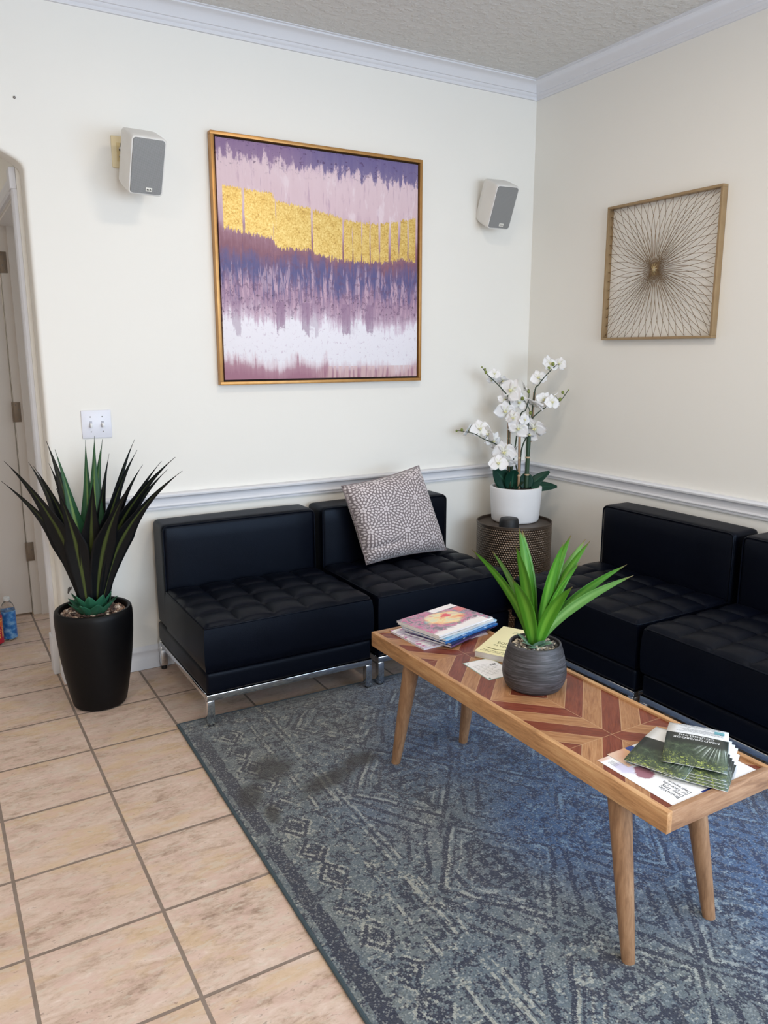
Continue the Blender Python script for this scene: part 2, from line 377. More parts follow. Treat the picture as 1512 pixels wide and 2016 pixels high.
# crown moulding, chair rail, baseboards
crown = [(0, -.076), (.010, -.076), (.013, -.070), (.013, -.064), (.019, -.060), (.022, -.054), (.022, -.050), (.027, -.048), (.033, -.036), (.043, -.024), (.056, -.015), (.066, -.012), (.070, -.010), (.070, -.004), (.080, -.003), (.080, 0), (0, 0)]
struct('trim_1', sweep(bmesh.new(), [(0, YF), (0, 0), (XL, 0)], crown, ZC), TRIM, smooth=40)
rail = [(0, -.036), (.010, -.036), (.012, -.030), (.010, -.026), (.016, -.024), (.018, -.019), (.016, -.015), (.013, -.012), (.013, .004), (.016, .012), (.024, .018), (.030, .020), (.032, .024), (.032, .029), (.028, .033), (.020, .036), (0, .036)]
struct('trim_2', sweep(bmesh.new(), [(0, -2.75), (0, 0), (-2.30, 0)], rail, .741), TRIM, smooth=40)
base = [(0, 0), (.014, 0), (.014, .045), (.012, .050), (.010, .054), (.010, .078), (.012, .081), (.012, .087), (.008, .093), (.005, .100), (0, .103)]
struct('baseboard_right', sweep(bmesh.new(), [(0, YF), (0, -.016)], base), TRIM, smooth=40)
struct('baseboard_back', sweep(bmesh.new(), [(0, 0), (AX + .010, 0), (AX, .010), (AX, .095)], base), TRIM, smooth=40)

# small hole left by a screw, high on the back wall, and the scuffed dent low at its edge
NAIL = simple('dull_steel', srgb(120, 116, 112), .4, .7)
sc = simple('scuff_dark', srgb(92, 86, 82), .8)
bm = bmesh.new(); lathe(bm, [(0, 0), (.0045, 0), (.0045, .004), (.003, .006), (0, .0065)], 16)
bmesh.ops.rotate(bm, cent=(0, 0, 0), matrix=Matrix.Rotation(PI / 2, 3, 'X'), verts=bm.verts)
bmesh.ops.translate(bm, vec=(-2.463, .0005, 2.277), verts=bm.verts)
tagp(obj('wall_screw', bm, NAIL), 'small grey screw head in the back wall, high above the arched opening', 'screw')
bm = bmesh.new()
vs = []
for k in range(14):
    a = 2 * PI * k / 14; rr = .010 + .003 * math.sin(3 * a)
    vs.append((math.cos(a) * rr * .7 + math.sin(a) * .006, math.sin(a) * rr * 1.35))
top = [bm.verts.new((-2.420 + p, -.0006, .407 + q)) for p, q in vs]; bot = [bm.verts.new((-2.420 + p, .001, .407 + q)) for p, q in vs]
bm.faces.new(top)
for k in range(14): bm.faces.new((top[k], top[(k + 1) % 14], bot[(k + 1) % 14], bot[k]))
bm.faces.new(bot[::-1])
obj('scuff_mark', bm, sc, bpy.data.objects['wall_back'])

# ---------------------------------------------------------------- hall beyond the opening
HX = -2.468
bm = bmesh.new()
box(bm, (HX, WT, 0), (HX + .115, .205, 2.45)); box(bm, (HX, 1.05, 0), (HX + .115, 2.3, 2.45)); box(bm, (HX, .205, 1.985), (HX + .115, 1.05, 2.45))
struct('wall_hall_side', bm, WALL)
struct('wall_hall_end', B((-3.75, 2.3, 0), (HX + .115, 2.4, 2.45)), WALL)
struct('wall_hall_left', B((-3.85, WT, 0), (-3.75, 2.4, 2.45)), WALL)
struct('wall_hall_room', B((HX + .115, 1.3, 0), (-.8, 1.4, 2.45)), WALL)
struct('ceiling_hall', B((-3.85, WT, 2.45), (-.8, 2.4, 2.5)), WALL)
# casing round the hall doorway: two moulded legs, a head and a corner block, plinth
cas = [(0, 0), (.012, 0), (.018, .010), (.014, .020), (.016, .034), (.018, .048), (.014, .058), (.008, .066), (0, .070)]
def casing_v(y0, z0, z1):
    bm = bmesh.new(); rows = [[bm.verts.new((HX - d, y0 + s, zz)) for d, s in cas] for zz in (z0, z1)]
    n = len(cas)
    for i in range(n): bm.faces.new((rows[0][i], rows[0][(i + 1) % n], rows[1][(i + 1) % n], rows[1][i]))
    bm.faces.new(rows[0]); bm.faces.new(rows[1][::-1]); return bm
bm = casing_v(.132, .17, 1.985); box(bm, (HX - .024, .128, 0), (HX, .206, .17), .003); box(bm, (HX - .024, .128, 1.985), (HX, .206, 2.065), .004)
rows = [[bm.verts.new((HX - d, yy, 1.988 + s)) for d, s in cas] for yy in (.206, 1.06)]
for i in range(len(cas)): bm.faces.new((rows[0][i], rows[0][(i + 1) % len(cas)], rows[1][(i + 1) % len(cas)], rows[1][i]))
bm.faces.new(rows[0]); bm.faces.new(rows[1][::-1])
struct('trim_3', bm, TRIM, smooth=40)
# jamb lining of the doorway and the stop
bm = bmesh.new(); box(bm, (HX + .002, 1.035, 0), (HX + .113, 1.05, 1.985)); box(bm, (HX + .04, 1.023, 0), (HX + .075, 1.035, 1.97)); box(bm, (HX + .002, .205, 1.97), (HX + .113, 1.05, 1.985))
struct('trim_4', bm, DOORP)
# the open door, hinged on the far jamb, standing at right angles into the hall
bm = bmesh.new(); box(bm, (HX - .815, 1.046, .012), (HX - .006, 1.081, 1.965), .002)
dr = struct('door_1', bm, DOORP)
DARKM = simple('aged_brass', srgb(126, 112, 98), .45, .5, var=.2)
for hz in (.345, 1.073, 1.80):
    bm = bmesh.new(); box(bm, (HX - .002, 1.031, hz - .05), (HX + .030, 1.0352, hz + .05), .0015)
    tube(bm, [(HX - .004, 1.036, hz - .05), (HX - .004, 1.036, hz + .05)], .006, 10)
    h = obj('hinge', bm, DARKM, dr)
    bm = bmesh.new()
    for k, (dx, dz) in enumerate(((.008, .036), (.020, .012), (.008, -.014), (.020, -.036))):
        t = bmesh.new(); lathe(t, [(0, 0), (.0035, 0), (.003, .0012), (0, .0015)], 10)
        bmesh.ops.rotate(t, cent=(0, 0, 0), matrix=Matrix.Rotation(PI / 2, 3, 'X'), verts=t.verts)
        bmesh.ops.translate(t, vec=(HX + dx, 1.031, hz + dz), verts=t.verts)
        me = bpy.data.meshes.new('tmp'); t.to_mesh(me); t.free(); bm.from_mesh(me); bpy.data.meshes.remove(me)
    obj('screw', bm, NAIL, h)

# ---------------------------------------------------------------- rug
RUGW, RUGL, RUGT = 1.62, 2.45, .010
m = M('distressed_rug_pile'); x, y, z = m.xyz()
u = x; v = 0.0 - y
kn = .0042                                       # knot size: stepped, woven edges
qu = (u / kn).floor() * kn; qv = (v / kn).floor() * kn
def bandl(c, hw, q): return (q - c).abs().lt(hw)
# slow warp so that the woven lines wander a little
wn = (m.noise(m.vec(qu, qv), 7, 3) - .5) * .030
pu = qu + wn; pv = qv + (m.noise(m.vec(qu + 3.1, qv), 7, 3) - .5) * .030
eu = pu; eb = pv
def nz(du, dv, sc, de=3, ro=.55): return m.noise(m.vec(qu + du, qv + dv), sc, de, ro)
# field: lattice of stepped diamonds, each cell with its own filling
fu = (pu - .34) / .40; fv = pv / .50
cid = m.white(m.vec(fu.floor(), fv.floor(), 2.0)); cid2 = m.white(m.vec(fu.floor(), fv.floor(), 5.0))
a = (fu.fract() - .5).abs(); c = (fv.fract() - .5).abs()
dm = a + c
out1 = (dm - .46).abs().lt(.022); out2 = (dm - .385).abs().lt(.010); out3 = (dm - .20 - cid * .06).abs().lt(.018)
hook = ((a * 8 + cid * 3).fract() - .5).abs().lt(.18) * ((c * 6.5 + cid2).fract() - .5).abs().lt(.32) * dm.lt(.36)
hook2 = ((a * 7 + c * 5 + cid).fract() - .5).abs().lt(.15) * dm.gt(.52)
bars_ = ((c * 14).fract() - .5).abs().lt(.2) * a.lt(.10) * cid.gt(.5) * dm.lt(.3)
inner = eu.gt(.335) * eb.gt(.13)
field = ((out1 * .95).max(out2 * .7).max(out3 * .8).max(hook * .9).max(hook2 * .85).max(bars_ * .8)) * inner
# border: broken navy guard strip, hooked scrolls, paired lines, dotted line
guard = bandl(.043, .021, eu) * nz(0, 0, 2.6, 2).ss(.42, .47)
sc_v = pv / .125; sid = m.white(m.vec(sc_v.floor(), 1.0, 0.)) ; su = (eu - .138) / .05; sv_ = (sc_v.fract() - .5) * 2.4
sr = (su.pow(2) + sv_.pow(2)).sqrt()
sd = su.abs() + sv_.abs() * .75
scroll = ((sd - .80).abs().lt(.13) + (sd - .34).abs().lt(.14) + ((su - sv_).abs().lt(.12) * sd.lt(.7))).min(1.0) * bandl(.138, .062, eu)
line1 = bandl(.222, .004, eu) + bandl(.240, .003, eu) + bandl(.292, .005, eu) + bandl(.318, .003, eu)
dots = ((pv * 34).fract() - .5).abs().lt(.2) * bandl(.266, .011, eu)
lineb = bandl(.050, .005, eb) + bandl(.092, .004, eb)
bsc = (((pu / .09).fract() - .5).abs() + ((eb - .10) / .09).abs() - .36).abs().lt(.07) * eb.lt(.15)
border = (scroll * .95).max(dots * .8).max(line1.min(1.0) * .55).max(bsc * .6) * eb.gt(.03)
border = border.max(lineb.min(1.0) * .6)
navy = field.max(border * (1 - inner))
wear = nz(0, 0, 3.2, 4, .6); wear2 = nz(9, 4, 13, 3, .6)
keep = (wear * .55 + wear2 * .45).ss(.37, .58) * .95 + .05
rr = (m.noise(m.vec(qu, qv), 88, 3, .55) - .5) * 2.6 + .5           # broken yarn threshold
rr2 = (m.noise(m.vec(qu + 4, qv * 1.3), 78, 3, .55) - .5) * 2.6 + .5
spk = m.white(m.vec((u / .0036).floor(), (v / .0036).floor(), 0.))
pd = navy * keep * 1.05 + nz(5, 1, 24, 3).ss(.44, .60) * .50 + .07
pat = (pd - rr).ss(-.05, .07)
pat = pat.max(guard * (rr2.lt(.86)))
pale = ((((sd - .57).abs().lt(.10) + (sd - 1.02).abs().lt(.08)).min(1.0) * bandl(.138, .062, eu) * .9 + bandl(.231, .004, eu) + bandl(.304, .005, eu) + bandl(.330, .004, eu)) * (1 - inner) + ((dm - .425).abs().lt(.016) + (dm - .25).abs().lt(.012) + ((dm - .33).abs().lt(.008))) * inner).min(1.0)
pp_ = pale * keep * wear2.ss(.38, .56) * .95 + nz(2, 7, 18, 3).ss(.46, .66) * .42 + .06
lightp = (pp_ - rr2).ss(-.05, .08)
ground = m.ramp(wear * .5 + m.noise(m.vec(u, v), 2.2, 3) * .5, [(.32, srgb(82, 96, 110)), (.45, srgb(98, 109, 116)), (.55, srgb(110, 117, 118)), (.68, srgb(122, 125, 120))])
blue = (m.noise(m.vec(u + 2.2, v), 1.4, 2) * .55 + (u * .38) - (v - .9).abs() * .10).ss(.36, .62)
ground = m.mix(ground, srgb(54, 92, 142), blue * .8)
ground = m.mix(ground, m.mix(ground, srgb(66, 78, 96), .7), (nz(1, 3, 60, 3)).ss(.50, .62) * .7)
ground = m.mix(ground, m.mix(srgb(162, 164, 156), srgb(124, 152, 178), blue), lightp * .85)
dark = m.mix(srgb(34, 35, 56), srgb(24, 36, 76), blue)
col = m.mix(ground, dark, pat * .84)
col = m.mix(col, m.mix(col, srgb(22, 26, 40), .5), spk.gt(.80) * .55)
col = m.mix(col, m.mix(col, srgb(190, 194, 190), .45), spk.lt(.16) * .55)
# spilled-drink stains near the front sofa leg
st = None
for cx_, cy_, rx, ry, rot in ((.335, .63, .16, .050, -.35), (.19, .475, .085, .10, .2), (.075, .60, .055, .085, .3), (.10, .72, .03, .06, .2), (.47, .57, .10, .05, -.3)):
    ca, sa = math.cos(rot), math.sin(rot)
    px = (u - cx_) * ca + (v - cy_) * sa; py = (v - cy_) * ca - (u - cx_) * sa
    d = ((px / rx).pow(2) + (py / ry).pow(2)).sqrt() + (m.noise(m.vec(u, v), 14, 4) - .5) * 1.1
    s1 = d.ss(1.15, .35); st = s1 if st is None else st.max(s1)
col = m.mix(col, m.mix(col, srgb(36, 31, 29), .86), st * .92)
m.set(col=col, rough=.95, spec=.15, sheen=.25)
m.bump(m.noise(m.vec(u, v), 330, 2) * .7 + spk * .3 - pat * .3, .8, .005); RUG = m.m
BIND = simple('rug_binding_thread', srgb(60, 74, 82), .9, bump=.4, bscale=400)
rug = thing('area_rug', 'distressed blue and grey patterned area rug with dark spill stains on tiles', 'rug', (-2.17, -.615, 0), math.radians(-1.4))
bm = bmesh.new(); box(bm, (.008, -RUGL + .008, 0), (RUGW - .008, -.008, RUGT), .002); obj('pile', bm, RUG, rug)
bm = bmesh.new(); z = .0055
loop = []
for (px, py) in ((.004, -.004), (RUGW - .004, -.004), (RUGW - .004, -RUGL + .004), (.004, -RUGL + .004)): loop.append((px, py, z))
for p, q in zip(loop, loop[1:] + loop[:1]): tube(bm, [p, q], .0055, 8)
obj('bound_edge', bm, BIND, rug)

# ---------------------------------------------------------------- sofa modules
m = M('black_leather')
n = m.noise(scale=420, detail=2); n2 = m.noise(scale=3.5, detail=3)
m.set(col=m.mix(srgb(3, 4, 11), srgb(5, 8, 20), m.noise(scale=6)), rough=n2 * .14 + .34, spec=.17); m.b.inputs['Specular Tint'].default_value = (.70, .82, 1.0, 1)
m.bump(n * .5 + m.noise(scale=9, detail=3) * .9, .22, .004); LEATHER = m.m
CHROME = simple('polished_chrome', (.78, .79, .80, 1), .12, 1.0, var=.03)
GLIDE = simple('black_plastic', srgb(20, 20, 22), .5)
SW, SD = .700, .680
def cushion_mesh(bm, w, y0, y1, z0, z1):
    nx, ny = 60, 48; cols, rows = 5, 4
    def top(uu, vv):
        xx = -w / 2 + uu * w; yy = y0 + vv * (y1 - y0)
        e = min(uu, 1 - uu) * w; f = min(vv, 1 - vv) * abs(y1 - y0)
        def cell(t, k):
            s = abs(math.sin(PI * t * k)); return s
        fx = 1 if (uu < 1 / cols / 2 or uu > 1 - 1 / cols / 2) else cell(uu, cols)
        fy = 1 if (vv < 1 / rows / 2 or vv > 1 - 1 / rows / 2) else cell(vv, rows)
        h = .019 * (min(fx, fy) ** .45) * (.45 + .55 * (max(fx, fy) ** .4)) - .004
        ed_ = min(1, min(e, f) / .06); h *= ed_ ** .5
        crown_ = .012 * (math.sin(PI * uu) * math.sin(PI * vv)) ** .5
        r = .010; dr_ = max(0, r - min(e, f)); h2 = r - math.sqrt(max(0, r * r - dr_ * dr_))
        return (xx, yy, z1 + h + crown_ - h2)
    vs = grid(bm, top, nx, ny)
    ring = [vs[0][i] for i in range(nx + 1)] + [vs[j][nx] for j in range(1, ny + 1)] + [vs[ny][i] for i in range(nx - 1, -1, -1)] + [vs[j][0] for j in range(ny - 1, 0, -1)]
    prev = ring; H = z1 - z0 - .010
    for t in (.0, .2, .5, .8, .96, 1.0):
        bul = .006 * math.sin(PI * min(1, max(0, t))) ** .6 - (.006 if t == 1.0 else 0)
        cur = []
        for vtx in ring:
            p = vtx.co; dx = (1 if p.x > w / 2 - 1e-5 else -1 if p.x < -w / 2 + 1e-5 else 0); dy = (1 if p.y > max(y0, y1) - 1e-5 else -1 if p.y < min(y0, y1) + 1e-5 else 0)
            cur.append(bm.verts.new((p.x + dx * bul, p.y + dy * bul, z1 - .010 - t * H)))
        n_ = len(ring)
        for k in range(n_): bm.faces.new((prev[k], prev[(k + 1) % n_], cur[(k + 1) % n_], cur[k]))
        prev = cur
    bm.faces.new(prev); return bm
def puff_box(bm, lo, hi, bev, bul):
    t = bmesh.new(); bmesh.ops.create_cube(t, size=1)
    for vtx in t.verts: vtx.co = Vector([lo[i] + (vtx.co[i] + .5) * (hi[i] - lo[i]) for i in range(3)])
    bmesh.ops.bevel(t, geom=t.edges[:], offset=bev, segments=3, profile=.5, affect='EDGES')
    bmesh.ops.subdivide_edges(t, edges=[e for e in t.edges if e.calc_length() > .05], cuts=7, use_grid_fill=True)
    c = (Vector(lo) + Vector(hi)) / 2; hs = (Vector(hi) - Vector(lo)) / 2
    for vtx in t.verts:
        q = [(vtx.co[i] - c[i]) / hs[i] for i in range(3)]
        if q[1] < -.97: vtx.co.y -= bul * max(0, (1 - q[0] ** 4) * (1 - q[2] ** 4))
        if q[2] > .97: vtx.co.z += bul * .6 * max(0, (1 - q[0] ** 4) * (1 - q[1] ** 4))
    me = bpy.data.meshes.new('tmp'); t.to_mesh(me); t.free(); bm.from_mesh(me); bpy.data.meshes.remove(me); return bm
def loop_tube(bm, pts, r):
    return tube(bm, pts, r, 6, False, True)
def rrect(w2, h2, r, n=4):
    out = []
    for cx_, cy_, a0 in ((w2 - r, h2 - r, 0), (-w2 + r, h2 - r, 90), (-w2 + r, -h2 + r, 180), (w2 - r, -h2 + r, 270)):
        for k in range(n + 1):
            a = math.radians(a0 + 90 * k / n); out.append((cx_ + r * math.cos(a), cy_ + r * math.sin(a)))
    return out
def sofa(label):
    t = thing('sofa_module', label, 'sofa', group='black leather sofa sections')
    lg = .028; zf = .134
    bm = bmesh.new()
    x0, x1, y0, y1 = -SW / 2 + .002, SW / 2 - .002, -SD, -.004
    for lo, hi in (((x0, y0, zf - .024), (x1, y0 + lg, zf)), ((x0, y1 - lg, zf - .024), (x1, y1, zf)), ((x0, y0 + lg, zf - .024), (x0 + lg, y1 - lg, zf)), ((x1 - lg, y0 + lg, zf - .024), (x1, y1 - lg, zf))):
        box(bm, lo, hi, .002)
    obj('chrome_frame', bm, CHROME, t)
    for xa in (x0, x1 - lg):
        for ya in (y0, y1 - lg):
            l = obj('leg', B((xa, ya, .018), (xa + lg, ya + lg, zf - .024), .002), CHROME, t)
            gz_ = RUGT if ya == y0 else 0.0                # front feet stand on the rug, rear feet on the tiles
            bm = bmesh.new(); lathe(bm, [(0, gz_), (.012, gz_), (.013, gz_ + .003), (.011, .018), (0, .018)], 16, (xa + lg / 2, ya + lg / 2, 0)); obj('glide', bm, GLIDE, l)
    bm = bmesh.new(); puff_box(bm, (-SW / 2 + .004, -SD + .002, zf), (SW / 2 - .004, -.004, .219), .012, .003); obj('base_panel', bm, LEATHER, t, 50)
    bm = bmesh.new(); cushion_mesh(bm, SW - .006, -SD - .003, -.168, .220, .398); s = obj('seat_cushion', bm, LEATHER, t, 50)
    w2, yf = (SW - .006) / 2, -SD - .003
    bm = bmesh.new(); tube(bm, [(-w2 + .003, -.17, .3925), (-w2 + .002, yf + .014, .3925), (-w2 + .012, yf + .002, .3925), (w2 - .012, yf + .002, .3925), (w2 - .002, yf + .014, .3925), (w2 - .003, -.17, .3925)], .0036, 8)
    obj('piping', bm, LEATHER, s, 60)
    bm = bmesh.new(); puff_box(bm, (-SW / 2 + .004, -.166, .220), (SW / 2 - .004, -.006, .674), .020, .006); k = obj('backrest', bm, LEATHER, t, 50)
    bm = bmesh.new(); loop_tube(bm, [(a, -.163, .447 + c) for a, c in rrect(SW / 2 - .008, .222, .022)], .0036); obj('piping', bm, LEATHER, k, 60)
    return t
def copy_tree(o, parent=None):
    c = o.copy(); C.objects.link(c)
    if parent: c.parent = parent
    for ch in [q for q in bpy.data.objects if q.parent == o]: copy_tree(ch, c)
    return c
s1 = sofa('black tufted leather sofa section standing beside the tall black planter')
spots = [(-1.729, -.025, 0, None),
         (-1.003, -.025, 0, 'black tufted leather sofa section carrying the patterned throw pillow'),
         (-.025, -1.128, -PI / 2, 'black tufted leather sofa section by the side wall, nearer the hammered drum table'),
         (-.025, -1.853, -PI / 2, 'black tufted leather sofa section by the side wall, farther from the drum table')]
mods = []
for i, (px, py, rz, lab) in enumerate(spots):
    o = s1 if i == 0 else copy_tree(s1)
    o.location = (px, py, 0); o.rotation_euler = (0, 0, rz)
    if lab: o['label'] = lab
    mods.append(o)

# ---------------------------------------------------------------- throw pillow
m = M('petal_print_fabric'); uvv = m.coord('UV'); ux, uy, uz = m.xyz(uvv)
wx = ux + (m.noise(uvv, 5, 2) - .5) * .03; wy = uy + (m.noise(uvv, 6, 2) - .5) * .03
pv_ = m.vec(wx * 1.0, wy * 1.0)
vn = m.voro(pv_, 3.4, 'F1', .75)
px_, py_, pz_ = m.xyz(vn.outputs['Position'])
dx, dy = wx * 1.0 - px_, wy * 1.0 - py_
def petals(dx, dy, dr):
    rr = (dx * dx + dy * dy).sqrt(); ri = rr / dr; ring = ri.floor()
    ang = dy.atan2(dx) / (2 * PI) + .5
    cnt = ((ring + .5) * 6.6).floor() + 2
    af = ((ang * cnt + ring * .5).fract() - .5) / cnt * (ri.floor() + .5) * (2 * PI)   # in ring units
    rf = ri.fract() - .52
    return ((rf / .43).pow(2) + (af.abs() / .29).pow(2)).ss(1.1, .72)
pm = petals(dx, dy, .038)
sh = m.noise(uvv, 3, 2)
m.set(col=m.mix(m.mix(srgb(108, 97, 99), srgb(134, 124, 126), sh), srgb(218, 209, 211), pm * .92), rough=.55, sheen=.3, spec=.35)
m.bump(pm * .6 + m.noise(uvv, 220, 2) * .5, .3, .002); PILLOW = m.m
BL, BR, TL, TR = Vector((-1.205, -.345, .425)), Vector((-.752, -.325, .430)), Vector((-1.278, -.250, .778)), Vector((-.858, -.240, .838))
nrm = (BR - BL).cross(TL - BL).normalized()
if nrm.y > 0: nrm = -nrm
pil = thing('throw_pillow', 'grey throw pillow with white petal burst print leaning on the sofa back', 'pillow', (-.99, -.32, .415))
def pill(side):
    def f(uu, vv):
        p = BL.lerp(BR, uu).lerp(TL.lerp(TR, uu), vv)
        pin = (1 - (2 * uu - 1) ** 4) * (1 - (2 * vv - 1) ** 4)
        cen = BL.lerp(BR, .5).lerp(TL.lerp(TR, .5), .5)
        q = p + (cen - p) * (.06 * ((1 - (2 * vv - 1) ** 2) * (2 * uu - 1) ** 8 + (1 - (2 * uu - 1) ** 2) * (2 * vv - 1) ** 8))
        th = .080 * max(0, pin) ** .55
        # soft creases near the lower left and upper edge
        th -= .014 * math.exp(-((vv - .2 - .08 * (uu - .3)) / .03) ** 2) * math.exp(-((uu - .2) / .26) ** 2) * (side > 0)
        th += .006 * math.sin(9 * uu + 4 * vv) * max(0, pin) * .5
        return tuple(q + nrm * th * side + Vector((0, .062, 0)) * 0 - Vector((0, 0, 0)) - Vector((-.99, -.32, .415)))
    return f
bm = bmesh.new(); grid(bm, pill(1), 40, 40, True); grid(bm, pill(-1), 40, 40, True)
bmesh.ops.remove_doubles(bm, verts=bm.verts, dist=.0008); obj('cover', bm, PILLOW, pil, 180)
bm = bmesh.new()
f = pill(1); rim = [f(i / 30, 0) for i in range(30)] + [f(1, i / 30) for i in range(30)] + [f(1 - i / 30, 1) for i in range(30)] + [f(0, 1 - i / 30) for i in range(30)]
loop_tube(bm, rim, .003); obj('seam_edge', bm, simple('taupe_thread', srgb(128, 116, 118), .8), pil)

# ---------------------------------------------------------------- coffee table
TXC, TYC, TW, TL_, TZ = -1.471, -1.781, .350, 1.224, .450
def wood(name, c0, c1, c2, axis='y', scale=1.0):
    m = M(name); x, y, z = m.xyz()
    s = {'y': m.vec(x * 9, y * 1.0, z * 9), 'z': m.vec(x * 9, y * 9, z * 1.2), 'x': m.vec(x, y * 9, z * 9)}[axis]
    n = m.noise(s, 5 * scale, 6, .62, 1.2); f = m.noise(s, 26 * scale, 3, .6); big = m.noise(s, 1.6, 2)
    col = m.ramp(n * .7 + f * .3, [(.32, c0), (.5, c1), (.68, c2)])
    col = m.mix(col, c0, big.ss(.58, .72) * .35)
    m.set(col=col, rough=f * .2 + .34, spec=.4); m.bump(f, .08, .001); return m.m
WOODF = wood('mango_wood_frame', srgb(142, 102, 66), srgb(186, 140, 96), srgb(208, 168, 122))
WOODE = wood('mango_wood_end', srgb(122, 88, 64), srgb(158, 120, 90), srgb(182, 146, 114), 'x')
WOODL = wood('mango_wood_leg', srgb(118, 86, 62), srgb(148, 112, 82), srgb(170, 134, 102), 'z')
m = M('chevron_inlay'); x, y, z = m.xyz()
half = TL_ / 2
yy = ((y / half).fract() - .5) * half            # distance to the centre of each cross
a = (x + .012 + yy) * .70711; c = (x + .012 - yy) * .70711
aa, ca = a.abs(), c.abs()
W_ = .0475
mn = aa.min(ca)
idx = (mn / W_ + .5).floor()
par = (idx * .5).fract().lt(.25)                 # even strips are the red ones
isa = aa.lt(ca)                                  # strip runs along c where |a| is smaller
along = m.vec(isa * c + (1 - isa) * a, isa * a + (1 - isa) * c, idx * 3.0 + isa * 7.0)
sx, sy, sz = m.xyz(along)
pid = m.white(m.vec(idx, isa * 2.0 + x.gt(-.012) * 5.0 + yy.gt(0) * 11.0, (y / half).floor()))
g = m.noise(m.vec(sx * 2.0 + pid * 9.0, sy * 16.0, sz + pid * 5), 5, 6, .62, 1.4); g2 = m.noise(m.vec(sx * 3 + pid * 4.0, sy * 60.0, sz), 7, 3)
mixv = g * .7 + g2 * .3
red = m.ramp(mixv, [(.3, srgb(84, 36, 26)), (.5, srgb(122, 58, 42)), (.7, srgb(146, 80, 56))])
tan = m.ramp(mixv, [(.3, srgb(126, 80, 50)), (.48, srgb(166, 118, 80)), (.62, srgb(182, 136, 96)), (.75, srgb(200, 158, 118))])
col = m.mix(tan, red, par)
col = m.mix(col, m.mix(col, srgb(96, 50, 32), .6), (pid - .5) * .7)
sf = ((mn / W_ + .5).fract() - .5).abs()
seam = sf.gt(.478).max((aa - ca).abs().lt(.0012))
col = m.mix(col, srgb(206, 170, 130), seam * .55)
m.set(col=col, rough=g2 * .15 + .30, spec=.45); INLAY = m.m
tab = thing('coffee_table', 'low wooden coffee table with chevron inlaid top and tapered legs on blue rug', 'coffee table', (TXC, TYC, RUGT))
hz = TZ - RUGT; fr = .016
bm = bmesh.new(); box(bm, (-TW / 2 + fr, -TL_ / 2 + fr, hz - .03), (TW / 2 - fr, TL_ / 2 - fr, hz - .006)); obj('inlaid_top', bm, INLAY, tab)
for sx_ in (-1, 1):
    bm = bmesh.new(); xs = sorted((sx_ * TW / 2, sx_ * (TW / 2 - fr))); box(bm, (xs[0], -TL_ / 2, hz - .050), (xs[1], TL_ / 2, hz), .0025); obj('side_rail', bm, WOODF, tab)
    bm = bmesh.new(); ys = sorted((sx_ * (TL_ / 2 - .0005), sx_ * (TL_ / 2 - fr))); box(bm, (-TW / 2 + .001, ys[0], hz - .0495), (TW / 2 - .001, ys[1], hz - .0003), .0025); obj('end_rail', bm, WOODE, tab)
obj('under_board', B((-TW / 2 + fr, -TL_ / 2 + fr, hz - .046), (TW / 2 - fr, TL_ / 2 - fr, hz - .031)), WOODF, tab)
for sx_ in (-1, 1):
    for sy_ in (-1, 1):
        bm = bmesh.new(); top = Vector((sx_ * .122, sy_ * .435, hz - .046)); ft = Vector((sx_ * .140, sy_ * .510, 0))
        pts = [ft.lerp(top, k / 10) for k in range(11)]; tube(bm, pts, [.0155 + .0125 * (k / 10) ** .9 for k in range(11)], 24)
        for v_ in bm.verts:
            if v_.co.z < .012 and (v_.co - ft).length < .03: v_.co.z = max(0.0, v_.co.z) if v_.co.z > .004 else 0.0
        l = obj('leg', bm, WOODL, tab, 50)
        obj('mounting_block', B((top.x - .034, top.y - .034, hz - .058), (top.x + .034, top.y + .034, hz - .046), .003), WOODF, l)

# ---------------------------------------------------------------- plants
def leaf_bm(bm, base, tip, wid, rise=.55, fold=.28, nu=6, nv=18, thick=.0016, prof=None, curl=0.0, facing=None):
    base, tip = Vector(base), Vector(tip)
    hz_ = Vector((tip.x - base.x, tip.y - base.y, 0)); H = tip.z - base.z
    c1 = base + Vector((hz_.x * .22, hz_.y * .22, H * rise)); 
    def P(t): return base * (1 - t) ** 2 + c1 * 2 * t * (1 - t) + tip * t * t
    def D(t): return ((c1 - base) * 2 * (1 - t) + (tip - c1) * 2 * t).normalized()
    out = facing if facing else (hz_.normalized() if hz_.length > 1e-4 else Vector((0, -1, 0)))
    def wf(t):
        return prof(t) if prof else (.62 + .38 * min(1, t / .35)) * (1 - max(0, (t - .38) / .62) ** 1.35) ** 1.0
    def fr_(t):
        d = D(t); s = d.cross(out); s = s.normalized() if s.length > 1e-4 else Vector((1, 0, 0)); n = s.cross(d).normalized(); return d, s, n
    def F(uu, vv):
        d, s, n = fr_(vv); q = (uu - .5) * 2; wv = wid * .5 * max(.012, wf(vv))
        p = P(vv) + s * q * wv + n * (-fold * wv * (1 - abs(q)) ** 1.0 + curl * max(0, vv - .7) ** 2)
        return p
    def O(uu, vv):
        d, s, n = fr_(vv); return n * thick * (1.2 - abs(uu - .5) * 2) * max(.2, 1 - vv)
    thick_grid(bm, F, nu, nv, O); return bm
